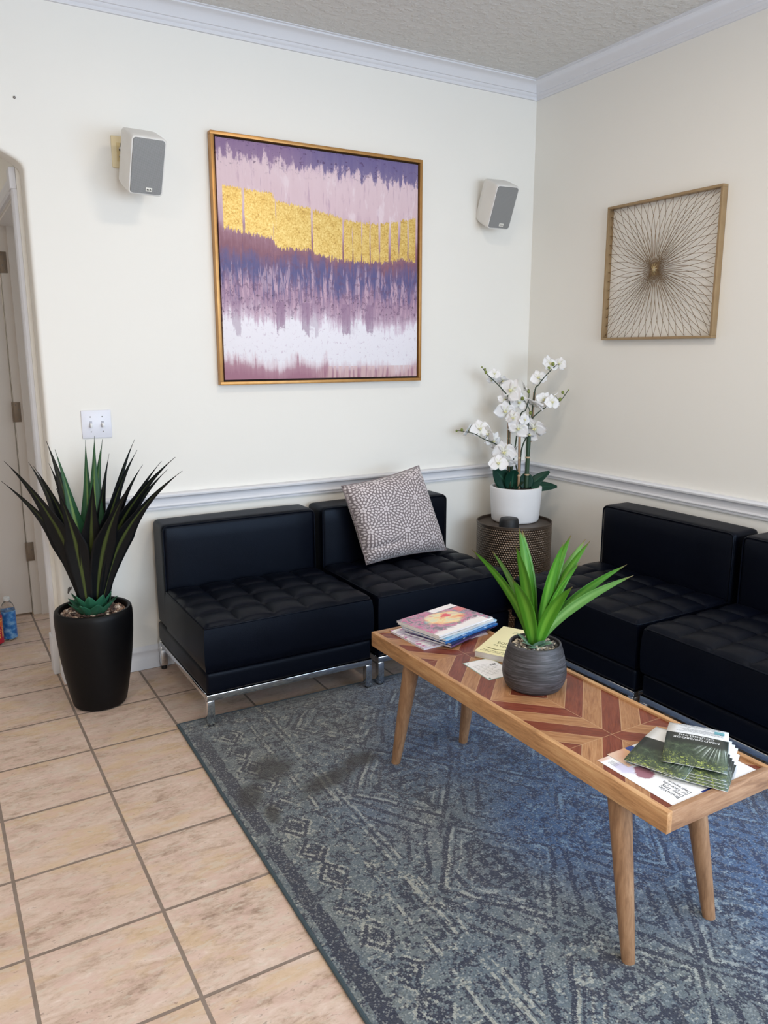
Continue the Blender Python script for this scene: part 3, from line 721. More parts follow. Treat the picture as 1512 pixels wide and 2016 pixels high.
def leaf_mat(name, edge, midc, mid_w, streak=.2, rough=.42, tipc=None, basec=None):
    m = M(name); uvv = m.coord('UV'); a, b, z = m.xyz(uvv); q = (a - .5).abs() * 2
    n = m.noise(m.vec(a * 30, b * 2.5), 3, 3); midm = (q + (n - .5) * .18).ss(mid_w, mid_w * .25)
    col = m.mix(edge, midc, midm * b.ss(1.0, .45))
    col = m.mix(col, tuple(c * .72 for c in edge[:3]) + (1,), n.ss(.5, .62) * streak)
    if basec: col = m.mix(col, basec, b.ss(.2, .0) * .6)
    if tipc: col = m.mix(col, tipc, b.ss(.90, 1.0))
    m.set(col=col, rough=rough, spec=.26); m.bump(n, .12, .001); return m.m
def pebbles_bm(bm, ctr, rad, n, s0, s1, zj=.004, hole=.0):
    ico = bmesh.new(); bmesh.ops.create_icosphere(ico, subdivisions=1, radius=1)
    base_v = [v.co.copy() for v in ico.verts]; base_f = [[v.index for v in f.verts] for f in ico.faces]; ico.free()
    for k in range(n):
        r = math.sqrt(hole ** 2 + random.random() * (rad ** 2 - hole ** 2)); a = random.random() * 2 * PI
        s = random.uniform(s0, s1); r = min(r, rad - s * 1.2)
        mt = Matrix.Translation((ctr[0] + r * math.cos(a), ctr[1] + r * math.sin(a), ctr[2] + random.uniform(-zj, zj))) @ Euler((random.uniform(-.5, .5), random.uniform(-.5, .5), random.random() * 6.3)).to_matrix().to_4x4() @ Matrix.Diagonal((s * random.uniform(1, 1.5), s, s * random.uniform(.55, .8), 1))
        vs = [bm.verts.new(mt @ v) for v in base_v]
        for f in base_f: bm.faces.new([vs[i] for i in f])
    return bm
def pebble_mat(name, cols):
    m = M(name); g = m.t.nodes.new('ShaderNodeNewGeometry'); r = V(m.t, g.outputs['Random Per Island'])
    m.set(col=m.ramp(r, [(i / len(cols), c) for i, c in enumerate(cols)], 'CONSTANT'), rough=.55); return m.m
SOIL = simple('dark_soil', srgb(38, 30, 26), .95, bump=.6, bscale=120, bdist=.004)

# tall agave in the black planter
ag = thing('potted_agave', 'tall artificial agave with dark spiky leaves in a tall black tapered planter', 'potted plant', (-2.373, -.25, 0))
pm_ = M('black_planter'); nn = pm_.noise(scale=60, detail=3)
pm_.set(col=pm_.mix(srgb(6, 6, 8), srgb(10, 10, 12), nn), rough=.46, spec=.2); pm_.bump(nn, .12, .001)
prof = [(0, 0), (.088, 0), (.097, .004), (.102, .012), (.112, .06), (.124, .13), (.135, .21), (.1425, .29), (.1455, .345), (.1450, .375), (.1425, .392), (.138, .397), (.130, .397), (.127, .394), (.126, .36), (.10, .345), (0, .345)]
obj('planter', lathe(bmesh.new(), prof, 72), pm_.m, ag, 40)
bm = bmesh.new(); lathe(bm, [(.1262, .352), (.1262, .366), (0, .369)], 40); obj('soil', bm, SOIL, ag)
PEB = pebble_mat('river_pebbles', [srgb(*c) for c in ((120, 96, 84), (168, 140, 122), (206, 186, 168), (96, 74, 64), (148, 120, 104), (232, 220, 206), (84, 66, 58), (182, 158, 138), (136, 110, 96))])
bm = bmesh.new(); pebbles_bm(bm, (0, 0, .374), .125, 620, .0050, .0088, .003); tagp(obj('pebbles', bm, PEB, ag, 180), kind='stuff')
LEAFA = leaf_mat('agave_leaf_dark', srgb(11, 15, 18), srgb(72, 84, 40), .22, .35, .44)
LEAFG = leaf_mat('agave_leaf_green', srgb(38, 78, 50), srgb(112, 142, 70), .3, .3, .40, tipc=srgb(30, 40, 34))
def agprof(t):
    if t < .45: return .42 + .58 * math.sin(PI / 2 * t / .45)
    s = (t - .45) / .55
    return max(.02, (1 - s) ** 1.35 * (1 - .22 * math.sin(PI * s)))
A0 = Vector((-2.373, -.25, .41))
for k, (tp, wd) in enumerate(AGAVE_LEAVES):
    tp = Vector(tp); d = Vector((tp.x - A0.x, tp.y - A0.y, 0)); dn = d.normalized() if d.length > 1e-3 else Vector((0, -1, 0))
    b0 = A0 + dn * (.022 + .012 * (k % 3)) + Vector((0, 0, .012 * (k % 2)))
    bm = bmesh.new(); leaf_bm(bm, b0 - Vector((-2.373, -.25, 0)), tp - Vector((-2.373, -.25, 0)), wd * 1.26, .62, .26, 8, 22, .003, agprof, .0, (dn * .55 + Vector((-.15, -.85, .1)) * (1 if dn.y < .6 else -.8)).normalized())
    obj('leaf', bm, LEAFG if k in (6, 7, 8, 9) else LEAFA, ag, 180)
BRACT = simple('bract_green', srgb(42, 100, 74), .45, var=.25, vscale=30)
BRACTB = simple('bract_dry_brown', srgb(92, 74, 68), .7, var=.2, vscale=30)
def bprof(t): return max(.03, math.sin(PI * min(1, .22 + t * .78)) ** .7) if t < .97 else .03
for ring_, (n_, r0, z0_, r1, z1_, wd, mt_) in enumerate(((9, .030, .392, .076, .462, .052, BRACT), (9, .036, .380, .094, .432, .056, BRACT), (8, .046, .370, .092, .392, .055, BRACTB))):
    for k in range(n_):
        a = 2 * PI * (k + .5 * ring_) / n_ + .2; c_, s_ = math.cos(a), math.sin(a)
        bm = bmesh.new(); leaf_bm(bm, (r0 * c_, r0 * s_, z0_), (r1 * c_, r1 * s_, z1_), wd, .35, -.35, 6, 8, .003, bprof); obj('bract', bm, mt_, ag, 180)

# green plant on the coffee table
PX, PY = -1.455, -1.765; PZ = TZ - .006 + .0003
tpn = thing('potted_dracaena', 'small green artificial plant in a ribbed charcoal pot on the coffee table', 'potted plant', (PX, PY, PZ))
pm2 = M('charcoal_pot'); x, y, z = pm2.xyz()
st_ = pm2.noise(pm2.vec(x * 5, y * 5, z * 80), 2.2, 5, .65, .4)
pm2.set(col=pm2.ramp(st_, [(.34, srgb(38, 37, 39)), (.5, srgb(60, 59, 62)), (.66, srgb(92, 91, 96))]), rough=.48, spec=.4); pm2.bump(st_, .35, .002)
prof = [(0, 0), (.070, 0), (.0765, .003), (.081, .010), (.0870, .025), (.0900, .042), (.0890, .058), (.0835, .088), (.0770, .112), (.0725, .126), (.0715, .129), (.0690, .130), (.0668, .128), (.0668, .110), (.04, .105), (0, .105)]
obj('pot', lathe(bmesh.new(), prof, 72), pm2.m, tpn, 40)
bm = bmesh.new(); lathe(bm, [(.0669, .104), (.0669, .113), (0, .116)], 40); obj('soil', bm, SOIL, tpn)
PEB2 = pebble_mat('mixed_pebbles', [srgb(*c) for c in ((96, 90, 84), (150, 138, 122), (196, 182, 160), (70, 68, 66), (128, 118, 104), (212, 200, 180), (104, 100, 98), (168, 156, 138))])
bm = bmesh.new(); pebbles_bm(bm, (0, 0, .119), .066, 300, .0040, .0066, .002); tagp(obj('pebbles', bm, PEB2, tpn, 180), kind='stuff')
LEAFT = leaf_mat('dracaena_leaf', srgb(62, 118, 28), srgb(98, 152, 50), .5, .28, .36, tipc=srgb(92, 74, 44), basec=srgb(44, 96, 30))
LEAFT2 = leaf_mat('dracaena_leaf_pale', srgb(92, 138, 68), srgb(122, 164, 96), .5, .28, .32, tipc=srgb(110, 90, 60), basec=srgb(70, 120, 44))
def tprof(t):
    if t < .5: return .52 + .48 * math.sin(PI / 2 * t / .5)
    s = (t - .5) / .5; return max(.02, (1 - s ** 1.7))
for k, (tp, wd) in enumerate(TABLE_LEAVES):
    tp = Vector(tp) - Vector((PX, PY, PZ)); dn = Vector((tp.x, tp.y, 0)); dn = dn.normalized() if dn.length > 1e-3 else Vector((0, -1, 0))
    bm = bmesh.new(); leaf_bm(bm, dn * .010 + Vector((0, 0, .112 + .003 * (k % 4))), tp, wd * 1.18, .58, .26, 8, 20, .0014, tprof, .0, (dn * .7 + Vector((-.55, -.62, .1)) * (1 if dn.dot(Vector((.66, .75, 0))) < .5 else -.8)).normalized())
    obj('leaf', bm, LEAFT2 if k in (4, 1, 7, 11) else LEAFT, tpn, 180)
BRT = simple('sage_bract', srgb(108, 140, 116), .5, var=.18, vscale=60)
for k in range(9):
    a = 2 * PI * k / 9 + .3; c_, s_ = math.cos(a), math.sin(a); up_ = (.150, .136, .128)[k % 3]
    bm = bmesh.new(); leaf_bm(bm, (.010 * c_, .010 * s_, .116), ((.046 + .006 * (k % 2)) * c_, (.046 + .006 * (k % 2)) * s_, up_), .036, .5, .15, 6, 8, .0012, bprof); obj('bract', bm, BRT, tpn, 180)

# hammered drum table in the corner
DX, DY, DZ, DR = -.300, -.286, .520, .191
m = M('hammered_bronze'); x, y, z = m.xyz()
ang = y.atan2(x) * DR; cu, cv = ang / .0125, z / .0115
row = cv.floor(); cu2 = cu + (row * .5).fract()
d2 = (((cu2.fract() - .5).pow(2) + (cv.fract() - .5).pow(2)).sqrt())
nn = m.noise(scale=8, detail=3)
m.set(col=m.mix(srgb(98, 84, 72), srgb(128, 112, 98), nn), rough=.30, metal=.9)
side = z.lt(DZ - .012)
m.bump(d2.ss(.0, .55) * side, .9, .004); BRONZE = m.m
m = M('bronze_tray'); nn = m.noise(scale=14, detail=3)
m.set(col=m.mix(srgb(86, 74, 66), srgb(104, 92, 82), nn), rough=.42, metal=.75); TRAY = m.m
drm = thing('drum_side_table', 'hammered dark bronze drum side table in the corner between the sofas', 'side table', (DX, DY, 0))
obj('drum_body', lathe(bmesh.new(), [(0, 0), (DR - .004, 0), (DR, .004), (DR, .2), (DR, .36), (DR, DZ - .012), (DR - .008, DZ - .012), (DR - .008, .02), (0, .02)], 96), BRONZE, drm, 40)
bm = bmesh.new(); lathe(bm, [(0, DZ - .020), (DR - .009, DZ - .020), (DR - .009, DZ - .0118), (DR + .001, DZ - .0118), (DR + .0015, DZ - .002), (DR - .001, DZ), (DR - .005, DZ - .001), (DR - .007, DZ - .013), (0, DZ - .013)], 96); obj('tray_top', bm, TRAY, drm, 40)
TZd = DZ - .013 + .0004

# small black speaker puck on the drum table
spk_ = thing('desk_speaker', 'small black round smart speaker on the drum table before the orchid pot', 'speaker', (-.405, -.372, TZd))
BLK = simple('black_fabric_plastic', srgb(24, 25, 28), .55, bump=.2, bscale=600)
obj('body', lathe(bmesh.new(), [(0, 0), (.046, 0), (.0495, .004), (.0500, .012), (.0475, .036), (.0455, .046), (.0425, .0505), (.036, .052), (0, .052)], 48), BLK, spk_)
obj('top_button', lathe(bmesh.new(), [(0, .0518), (.005, .0518), (.005, .0528), (0, .053)], 16), simple('grey_button', srgb(96, 98, 102), .5), spk_)

# orchid in the white pot
OX, OY = -.255, -.237
orc = thing('potted_orchid', 'white artificial orchid in a white round pot on the corner drum table', 'potted plant', (OX, OY, TZd))
Oo = Vector((OX, OY, TZd))
WP = M('white_ceramic'); nn = WP.noise(scale=7, detail=3)
WP.set(col=WP.mix(srgb(222, 222, 224), srgb(240, 240, 242), nn), rough=.55, spec=.4)
prof = [(0, 0), (.112, 0), (.119, .004), (.122, .012), (.127, .07), (.131, .13), (.1335, .172), (.1325, .179), (.129, .181), (.122, .181), (.119, .178), (.118, .150), (0, .150)]
obj('pot', lathe(bmesh.new(), prof, 72), WP.m, orc, 40)
obj('soil', lathe(bmesh.new(), [(.1182, .150), (.1182, .160), (.06, .168), (0, .170)], 40), SOIL, orc)
STEM = simple('orchid_stem', srgb(40, 58, 38), .5, var=.2); CANE = simple('bamboo_cane', srgb(158, 128, 100), .6, var=.15, vscale=40); CANEG = simple('green_cane', srgb(44, 72, 50), .5)
NODE = simple('cane_node', srgb(196, 170, 140), .6)
for k, s in enumerate(ORCHID_STEMS):
    P = [Vector(p) - Oo for p in s]; P[0].z = .160
    bm = bmesh.new(); pp = smooth_path(P, 6); tube(bm, pp, [.0042 - .0026 * i / len(pp) for i in range(len(pp))], 8); obj('stem', bm, STEM, orc, 180)
for k, (a_, b_) in enumerate(ORCHID_STAKES):
    a_, b_ = Vector(a_) - Oo, Vector(b_) - Oo
    if k != 3: a_.z = .155
    r_ = (.0085, .0065, .0110, .006)[k]
    bm = bmesh.new(); pts = [a_.lerp(b_, i / 8) for i in range(9)]; tube(bm, pts, [r_ * (1 + .05 * math.sin(i * 2.1)) for i in range(9)], 12); st_ = obj('cane', bm, CANEG if k == 2 else CANE, orc, 60)
    bm = bmesh.new()
    for f in ((.3, .62) if k != 3 else (.7,)):
        q = a_.lerp(b_, f); tube(bm, [q - Vector((0, 0, .004)), q, q + Vector((0, 0, .004))], [r_ * 1.05, r_ * 1.22, r_ * 1.05], 12)
    obj('node', bm, NODE, st_)
    if k == 0:
        bm = bmesh.new(); tube(bm, [a_ + Vector((.011, -.004, 0)), a_.lerp(b_, .55) + Vector((.010, -.004, 0))], .006, 10); obj('stem', bm, CANEG, orc)
PET = M('orchid_petal'); uvv = PET.coord('UV'); a, b, z = PET.xyz(uvv)
PET.set(col=PET.mix(srgb(244, 243, 244), srgb(228, 230, 206), b.ss(.3, .0) * .7), rough=.6, spec=.2, sheen=.2)
PET.b.inputs['Subsurface Weight'].default_value = .12; PET.b.inputs['Subsurface Radius'].default_value = (.01, .01, .01)
LIP = simple('orchid_lip', srgb(226, 222, 172), .5, var=.15, vscale=80)
def petal(bm, ang, ln, wd, cup, roundness):
    c_, s_ = math.cos(ang), math.sin(ang)
    def pr(t): return max(.03, math.sin(PI * (.10 + .90 * t) ** roundness))
    def F(uu, vv):
        q = (uu - .5) * 2; r = .004 + ln * vv; wv = wd * .5 * pr(vv) * (1 if vv < .99 else .3)
        lx, ly = q * wv, r; z_ = cup * (vv ** 2) * ln - .10 * wd * (1 - q * q) * vv + .02 * ln * math.sin(5 * q + 3 * vv)
        return Vector((lx * c_ - ly * s_, lx * s_ + ly * c_, z_))
    thick_grid(bm, F, 6, 8, lambda a_, b_: Vector((0, 0, -.0007)))
def flower_meshes():
    out = []
    for var in range(3):
        random.seed(40 + var); bm = bmesh.new()
        for ang in (PI / 2 + .1, -PI / 2 - .1): petal(bm, ang + random.uniform(-.1, .1), .5, .66, random.uniform(-.1, .25), .80)
        for ang in (0, 2.25, -2.25): petal(bm, ang + random.uniform(-.12, .12), .47, .38, random.uniform(-.25, .1), .9)
        me = bpy.data.meshes.new('flower'); bmesh.ops.recalc_face_normals(bm, faces=bm.faces); bm.to_mesh(me); bm.free()
        for p in me.polygons: p.use_smooth = True
        me.materials.append(PET.m); out.append(me)
    bm = bmesh.new(); bmesh.ops.create_icosphere(bm, subdivisions=2, radius=.07)
    for v_ in bm.verts: v_.co = Vector((v_.co.x * .8, v_.co.y * 1.15 - .05, v_.co.z * 1.1 + .06))
    for sg in (-1, 1):
        t = bmesh.new(); bmesh.ops.create_icosphere(t, subdivisions=2, radius=.05)
        for v_ in t.verts: v_.co = Vector((v_.co.x * .6 + sg * .07, v_.co.y * 1.1 - .02, v_.co.z * 1.4 + .08))
        me = bpy.data.meshes.new('tmp'); t.to_mesh(me); t.free(); bm.from_mesh(me); bpy.data.meshes.remove(me)
    lip = bpy.data.meshes.new('lip'); bm.to_mesh(lip); bm.free(); lip.materials.append(LIP)
    for p in lip.polygons: p.use_smooth = True
    return out, lip
FLW, LIPM = flower_meshes()
random.seed(11)
allstem = [Vector(p) for s in ORCHID_STEMS for p in smooth_path(s, 6)]
for k, (p, sz) in enumerate(ORCHID_FLOWERS):
    p = Vector(p); near = min(allstem, key=lambda q: (q - p).length)
    toC = (Vector(CAM_LOC) - p).normalized()
    rnd_ = Vector((random.uniform(-1, 1), random.uniform(-1, 1), random.uniform(-.7, .8)))
    nrm_ = (toC * .62 + rnd_ * .62 + Vector((0, -.2, -.1))).normalized()
    q = nrm_.to_track_quat('Z', 'Y').to_matrix().to_4x4() @ Matrix.Rotation(random.uniform(-.6, .6), 4, 'Z')
    f = bpy.data.objects.new('flower', FLW[k % 3]); C.objects.link(f); f.parent = orc
    f.matrix_local = Matrix.Translation(p - Oo) @ q @ Matrix.Scale(sz * 1.60, 4)
    lp = bpy.data.objects.new('lip', LIPM); C.objects.link(lp); lp.parent = f; lp.scale = (.72, .72, .8)
    a_ = p - Oo - nrm_ * .003; b_ = near - Oo
    if (a_ - b_).length > .004:
        bm = bmesh.new(); mid = a_.lerp(b_, .5) - nrm_ * .004 - Vector((0, 0, .003)); tube(bm, smooth_path([a_, mid, b_], 4), .0013, 6); obj('flower_stalk', bm, STEM, orc, 180)
BUD = simple('orchid_bud', srgb(120, 132, 62), .5, var=.2, vscale=60)
for p, r_ in ORCHID_BUDS:
    bm = bmesh.new(); bmesh.ops.create_icosphere(bm, subdivisions=2, radius=r_ * .85)
    for v_ in bm.verts: v_.co.z *= 1.25
    bmesh.ops.translate(bm, vec=Vector(p) - Oo, verts=bm.verts); obj('bud', bm, BUD, orc, 180)
    near = min(allstem, key=lambda q: (q - Vector(p)).length)
    if (near - Vector(p)).length > .006:
        bm = bmesh.new(); tube(bm, [Vector(p) - Oo, near - Oo], .0013, 6); obj('flower_stalk', bm, STEM, orc, 180)
OLEAF = leaf_mat('orchid_leaf', srgb(20, 58, 46), srgb(44, 92, 72), .12, .2, .42)
def oprof(t): return max(.08, math.sin(PI * min(1, .14 + .84 * t)) ** .6)
for k, (a_, b_, wd) in enumerate(ORCHID_LEAVES):
    a_, b_ = Vector(a_) - Oo, Vector(b_) - Oo; a_.z = max(.162, min(a_.z, .175)); fc = None
    if k in (0, 1, 3): fc = Vector((-.5, -.86, .15)).normalized()
    else: fc = Vector((-.40, -.50, .75)).normalized() if k == 5 else Vector((-.3, -.6, .75)).normalized()
    bm = bmesh.new(); leaf_bm(bm, a_, b_, wd * (1.75, 1.7, 1.6, 1.7, 1.7, 2.3)[k], .5 if k != 5 else 1.6, .18, 8, 12, .002, oprof, 0, fc); obj('leaf', bm, OLEAF, orc, 180)

# ---------------------------------------------------------------- wall art
m = M('gold_frame'); nn = m.noise(scale=30, detail=3)
m.set(col=m.mix(srgb(168, 120, 66), srgb(196, 150, 90), nn), rough=.38, metal=.55); GOLDF = m.m
PX0, PX1, PZ0, PZ1, PD = -1.7456, -.7149, 1.2291, 2.2539, .036
art = thing('abstract_painting', 'large square abstract painting in purple, gold and white with a thin gold floating frame', 'painting', (PX0, 0, PZ0))
aw, ah = PX1 - PX0, PZ1 - PZ0; fw = .014
for (lo, hi) in (((0, -PD, 0), (aw, -.001, fw)), ((0, -PD, ah - fw), (aw, -.001, ah)), ((0, -PD, fw), (fw, -.001, ah - fw)), ((aw - fw, -PD, fw), (aw, -.001, ah - fw))):
    obj('frame_rail', B(lo, hi, .0012), GOLDF, art)
obj('backing', B((fw, -.008, fw), (aw - fw, -.002, ah - fw)), simple('dark_backing', srgb(52, 34, 26), .8), art)
m = M('abstract_paint'); gx, gy, gz = m.xyz(m.coord('Generated'))
u, v = gx, gz
def sv(a, b): return m.vec(u * a, v * b, 0.)
s1_ = m.noise(sv(22, 1.6), 2.0, 4, .6); s2_ = m.noise(sv(60, 4.), 2.0, 4, .65); s3_ = m.noise(sv(10, 8), 2.0, 5, .65); blot = m.noise(sv(26, 22), 2.4, 5, .7)
tilt = (u - .5) * .04
lf = m.noise(sv(3.2, .4), 2.0, 3, .55); blk = m.noise(m.vec((u * 34).floor() * .37, 0., 3.0), 3.0, 2)
amp = v.ss(.05, .12) * .6 + .4
vv = v + ((s1_ - .5) * .20 + (s2_ - .5) * .07 + (s3_ - .5) * .10 + (blk - .5) * .10) * amp + (lf - .5) * .16 * v.ss(.9, .6) + (.5 - u) * -.035
mauve, plum, blue_, pink, white_, brown = srgb(168, 136, 160), srgb(112, 86, 116), srgb(94, 92, 138), srgb(216, 190, 198), srgb(236, 233, 240), srgb(140, 98, 112)
col = m.ramp(vv, [(.0, srgb(164, 118, 136)), (.035, srgb(180, 140, 154)), (.06, srgb(224, 210, 218)), (.085, white_), (.235, srgb(238, 234, 242)), (.268, srgb(206, 184, 202)), (.31, srgb(176, 148, 170)), (.37, mauve), (.41, srgb(126, 110, 146)), (.455, blue_), (.505, srgb(116, 98, 134)), (.545, brown), (.60, srgb(156, 116, 130)), (.66, srgb(196, 166, 180)), (.74, pink), (.895, srgb(222, 198, 206)), (.95, srgb(208, 182, 198)), (1.0, srgb(178, 152, 180))])
stro = m.noise(sv(40, 1.2), 2.1, 3, .6)
col = m.mix(col, blue_, stro.ss(.50, .58) * v.ss(.30, .40) * v.ss(.56, .47) * .85)
col = m.mix(col, srgb(200, 168, 186), m.noise(sv(34, 3.5), 1.7, 4, .65).ss(.53, .60) * v.ss(.24, .32) * v.ss(.50, .42) * .85)
col = m.mix(col, srgb(206, 178, 194), m.noise(sv(24, 2.), 1.9, 3).ss(.56, .60) * v.ss(.36, .42) * v.ss(.54, .48) * .5)
col = m.mix(col, plum, m.noise(sv(20, 14), 2.2, 5, .7).ss(.53, .58) * v.ss(.25, .31) * v.ss(.60, .50) * .6)
col = m.mix(col, srgb(66, 52, 70), blot.ss(.60, .66) * v.ss(.23, .28) * v.ss(.44, .36) * .9)
# dark strokes hanging into the white field
col = m.mix(col, srgb(150, 120, 148), m.noise(m.vec((u * 24 + (s3_ - .5) * .5).floor() * .71, 0., 9.), 3.0, 1).ss(.50, .56) * (v + (s3_ - .5) * .16 + (blk - .5) * .16).ss(.205, .225) * v.lt(.34) * .7)
# top edge: torn purple and blue patches over pink
tp_ = m.noise(sv(14, 5), 2.2, 5, .68) * .6 + s1_ * .4
col = m.mix(col, m.mix(srgb(132, 106, 146), srgb(98, 92, 142), u.ss(.25, .55)), (tp_ + (v - .91) * 2.6 + u * .10).ss(.54, .62) * v.ss(.82, .88) * .85)
col = m.mix(col, srgb(86, 62, 100), m.noise(sv(18, 24), 2.2, 5, .7).ss(.58, .63) * v.ss(.86, .93) * .7)
col = m.mix(col, srgb(182, 150, 172), m.noise(sv(30, 3), 2.0, 4, .65).ss(.56, .66) * v.ss(.56, .64) * v.ss(.95, .84) * .55)
col = m.mix(col, srgb(236, 222, 228), m.noise(sv(9, 3), 2.0, 4, .6).ss(.56, .66) * v.ss(.64, .70) * v.ss(.92, .86) * .5)
col = m.mix(col, srgb(204, 188, 204), m.noise(sv(30, 26), 2.0, 4, .7).ss(.58, .64) * v.ss(.30, .22) * v.ss(.06, .10) * .6)
col = m.mix(col, srgb(216, 186, 186), u.ss(.40, .55) * v.lt(.055) * s1_.ss(.40, .55) * .8)
# stepped gold leaf band with thin vertical gaps
def pw(pts):
    n = m.t.nodes.new('ShaderNodeValToRGB'); e = n.color_ramp.elements
    while len(e) < len(pts): e.new(.5)
    for i, (p, q) in enumerate(pts): e[i].position = p; e[i].color = (q, q, q, 1)
    m.t.links.new(u.k, n.inputs[0]); s = m.t.nodes.new('ShaderNodeSeparateColor'); m.t.links.new(n.outputs[0], s.inputs[0]); return V(m.t, s.outputs[0])
topc = pw([(0, .815), (.10, .81), (.13, .805), (.25, .80), (.262, .77), (.43, .755), (.45, .748), (.58, .725), (.62, .715), (.78, .712), (.9, .735), (1, .76)])
botc = pw([(0, .645), (.11, .630), (.25, .612), (.258, .572), (.43, .578), (.45, .560), (.52, .545), (.64, .535), (.78, .538), (.84, .545), (.92, .560), (1, .545)])
rag = (m.noise(sv(60, 10), 2.2, 4, .7) - .5) * .060
gold = v.lt(topc + rag) * v.gt(botc + rag * 1.6) * u.gt(.022) * u.lt(.988)
gap = None
for gp, gw in ((.112, .006), (.255, .008), (.435, .004), (.592, .0035), (.642, .0035), (.690, .003), (.735, .003), (.786, .004), (.842, .006), (.895, .007), (.945, .003)):
    q = (u + (s2_ - .5) * .012 - gp).abs().lt(gw); gap = q if gap is None else gap.max(q)
gold = gold * (1 - gap * m.noise(sv(20, 3), 1.5, 3).ss(.40, .54))
gn = m.noise(sv(60, 60), 2.0, 4, .7); gn2 = m.noise(sv(16, 16), 2.0, 3)
gcol = m.ramp(gn * .7 + gn2 * .3, [(.34, srgb(180, 136, 70)), (.46, srgb(222, 184, 102)), (.56, srgb(236, 206, 128)), (.7, srgb(248, 228, 164))])
col = m.mix(col, gcol, gold)
canvas_w = m.noise(sv(300, 300), 3, 2)
m.set(col=col, rough=.55 - gold * .12, metal=gold * .25, spec=.3); m.bump(s2_ * .4 + gn * gold + canvas_w * .15, .25, .003); PAINT = m.m
gp_ = .022
obj('canvas', B((gp_, -PD + .007, gp_), (aw - gp_, -.009, ah - gp_), .001), PAINT, art)

# string art in a square frame on the right wall
SY1, SY0, SZ0, SZ1, SDp = -.5590, -1.1736, 1.4222, 2.0235, .032
m = M('champagne_metal'); nn = m.noise(scale=24, detail=3)
m.set(col=m.mix(srgb(150, 124, 92), srgb(176, 152, 116), nn), rough=.42, metal=.55); CHAMP = m.m
STR = simple('gold_cord', srgb(128, 104, 74), .55, .25, var=.12)
sa = thing('string_art', 'square gold framed string art with cords radiating in a sunburst on side wall', 'wall art', (0, SY1, SZ0))
sw, sh_ = SY1 - SY0, SZ1 - SZ0; ft = .011
# local: y runs from 0 to -sw, z 0..sh
for (lo, hi) in (((-SDp, -sw, 0), (-.001, 0, ft)), ((-SDp, -sw, sh_ - ft), (-.001, 0, sh_)), ((-SDp, -ft, ft), (-.001, 0, sh_ - ft)), ((-SDp, -sw, ft), (-.001, -sw + ft, sh_ - ft))):
    obj('frame_rail', B(lo, hi, .001), CHAMP, sa)
def perim(t):
    t = (t % 1.0) * 4; k = int(t); f = t - k; a0, a1 = ft, sw - ft; b0, b1 = ft, sh_ - ft
    if k == 0: return (a0 + (a1 - a0) * f, b1)
    if k == 1: return (a1, b1 - (b1 - b0) * f)
    if k == 2: return (a1 - (a1 - a0) * f, b0)
    return (a0, b0 + (b1 - b0) * f)
NS = 56; cy_, cz_ = sw * .47, sh_ * .50
for k in range(NS):
    q = perim(k / NS + .004)
    for sgn in (1, -1):
        dx, dz = q[0] - cy_, q[1] - cz_; L = math.hypot(dx, dz); nx, nz = -dz / L, dx / L
        bow = .20 if sgn > 0 else .13
        cpt = (cy_ + dx * .50 + sgn * nx * L * bow, cz_ + dz * .50 + sgn * nz * L * bow)
        ee = (cy_ - sgn * nx * .013 - dx / L * .004, cz_ - sgn * nz * .013 - dz / L * .004)
        pts = []
        for i in range(15):
            s = i / 14; b_ = [(1 - s) ** 2 * q[j] + 2 * s * (1 - s) * cpt[j] + s * s * ee[j] for j in (0, 1)]
            pts.append((-.014 - .010 * s ** 2 - (.003 if sgn > 0 else 0), -b_[0], b_[1]))
        bm = bmesh.new(); tube(bm, pts, .0010, 5); obj('string', bm, STR, sa, 180)
bm = bmesh.new()
for i in range(10):
    a = 2 * PI * i / 10; tube(bm, [(-.024, -cy_ + .016 * math.cos(a), cz_ + .016 * math.sin(a)), (-.032, -cy_ + .003 * math.cos(a + 1.5), cz_ + .003 * math.sin(a + 1.5)), (-.026, -cy_ + .018 * math.cos(a + 2.4), cz_ + .026 * math.sin(a + 2.4))], .0010, 5)
obj('knot', bm, simple('pale_gold_cord', srgb(206, 184, 136), .45, .3), sa, 180)

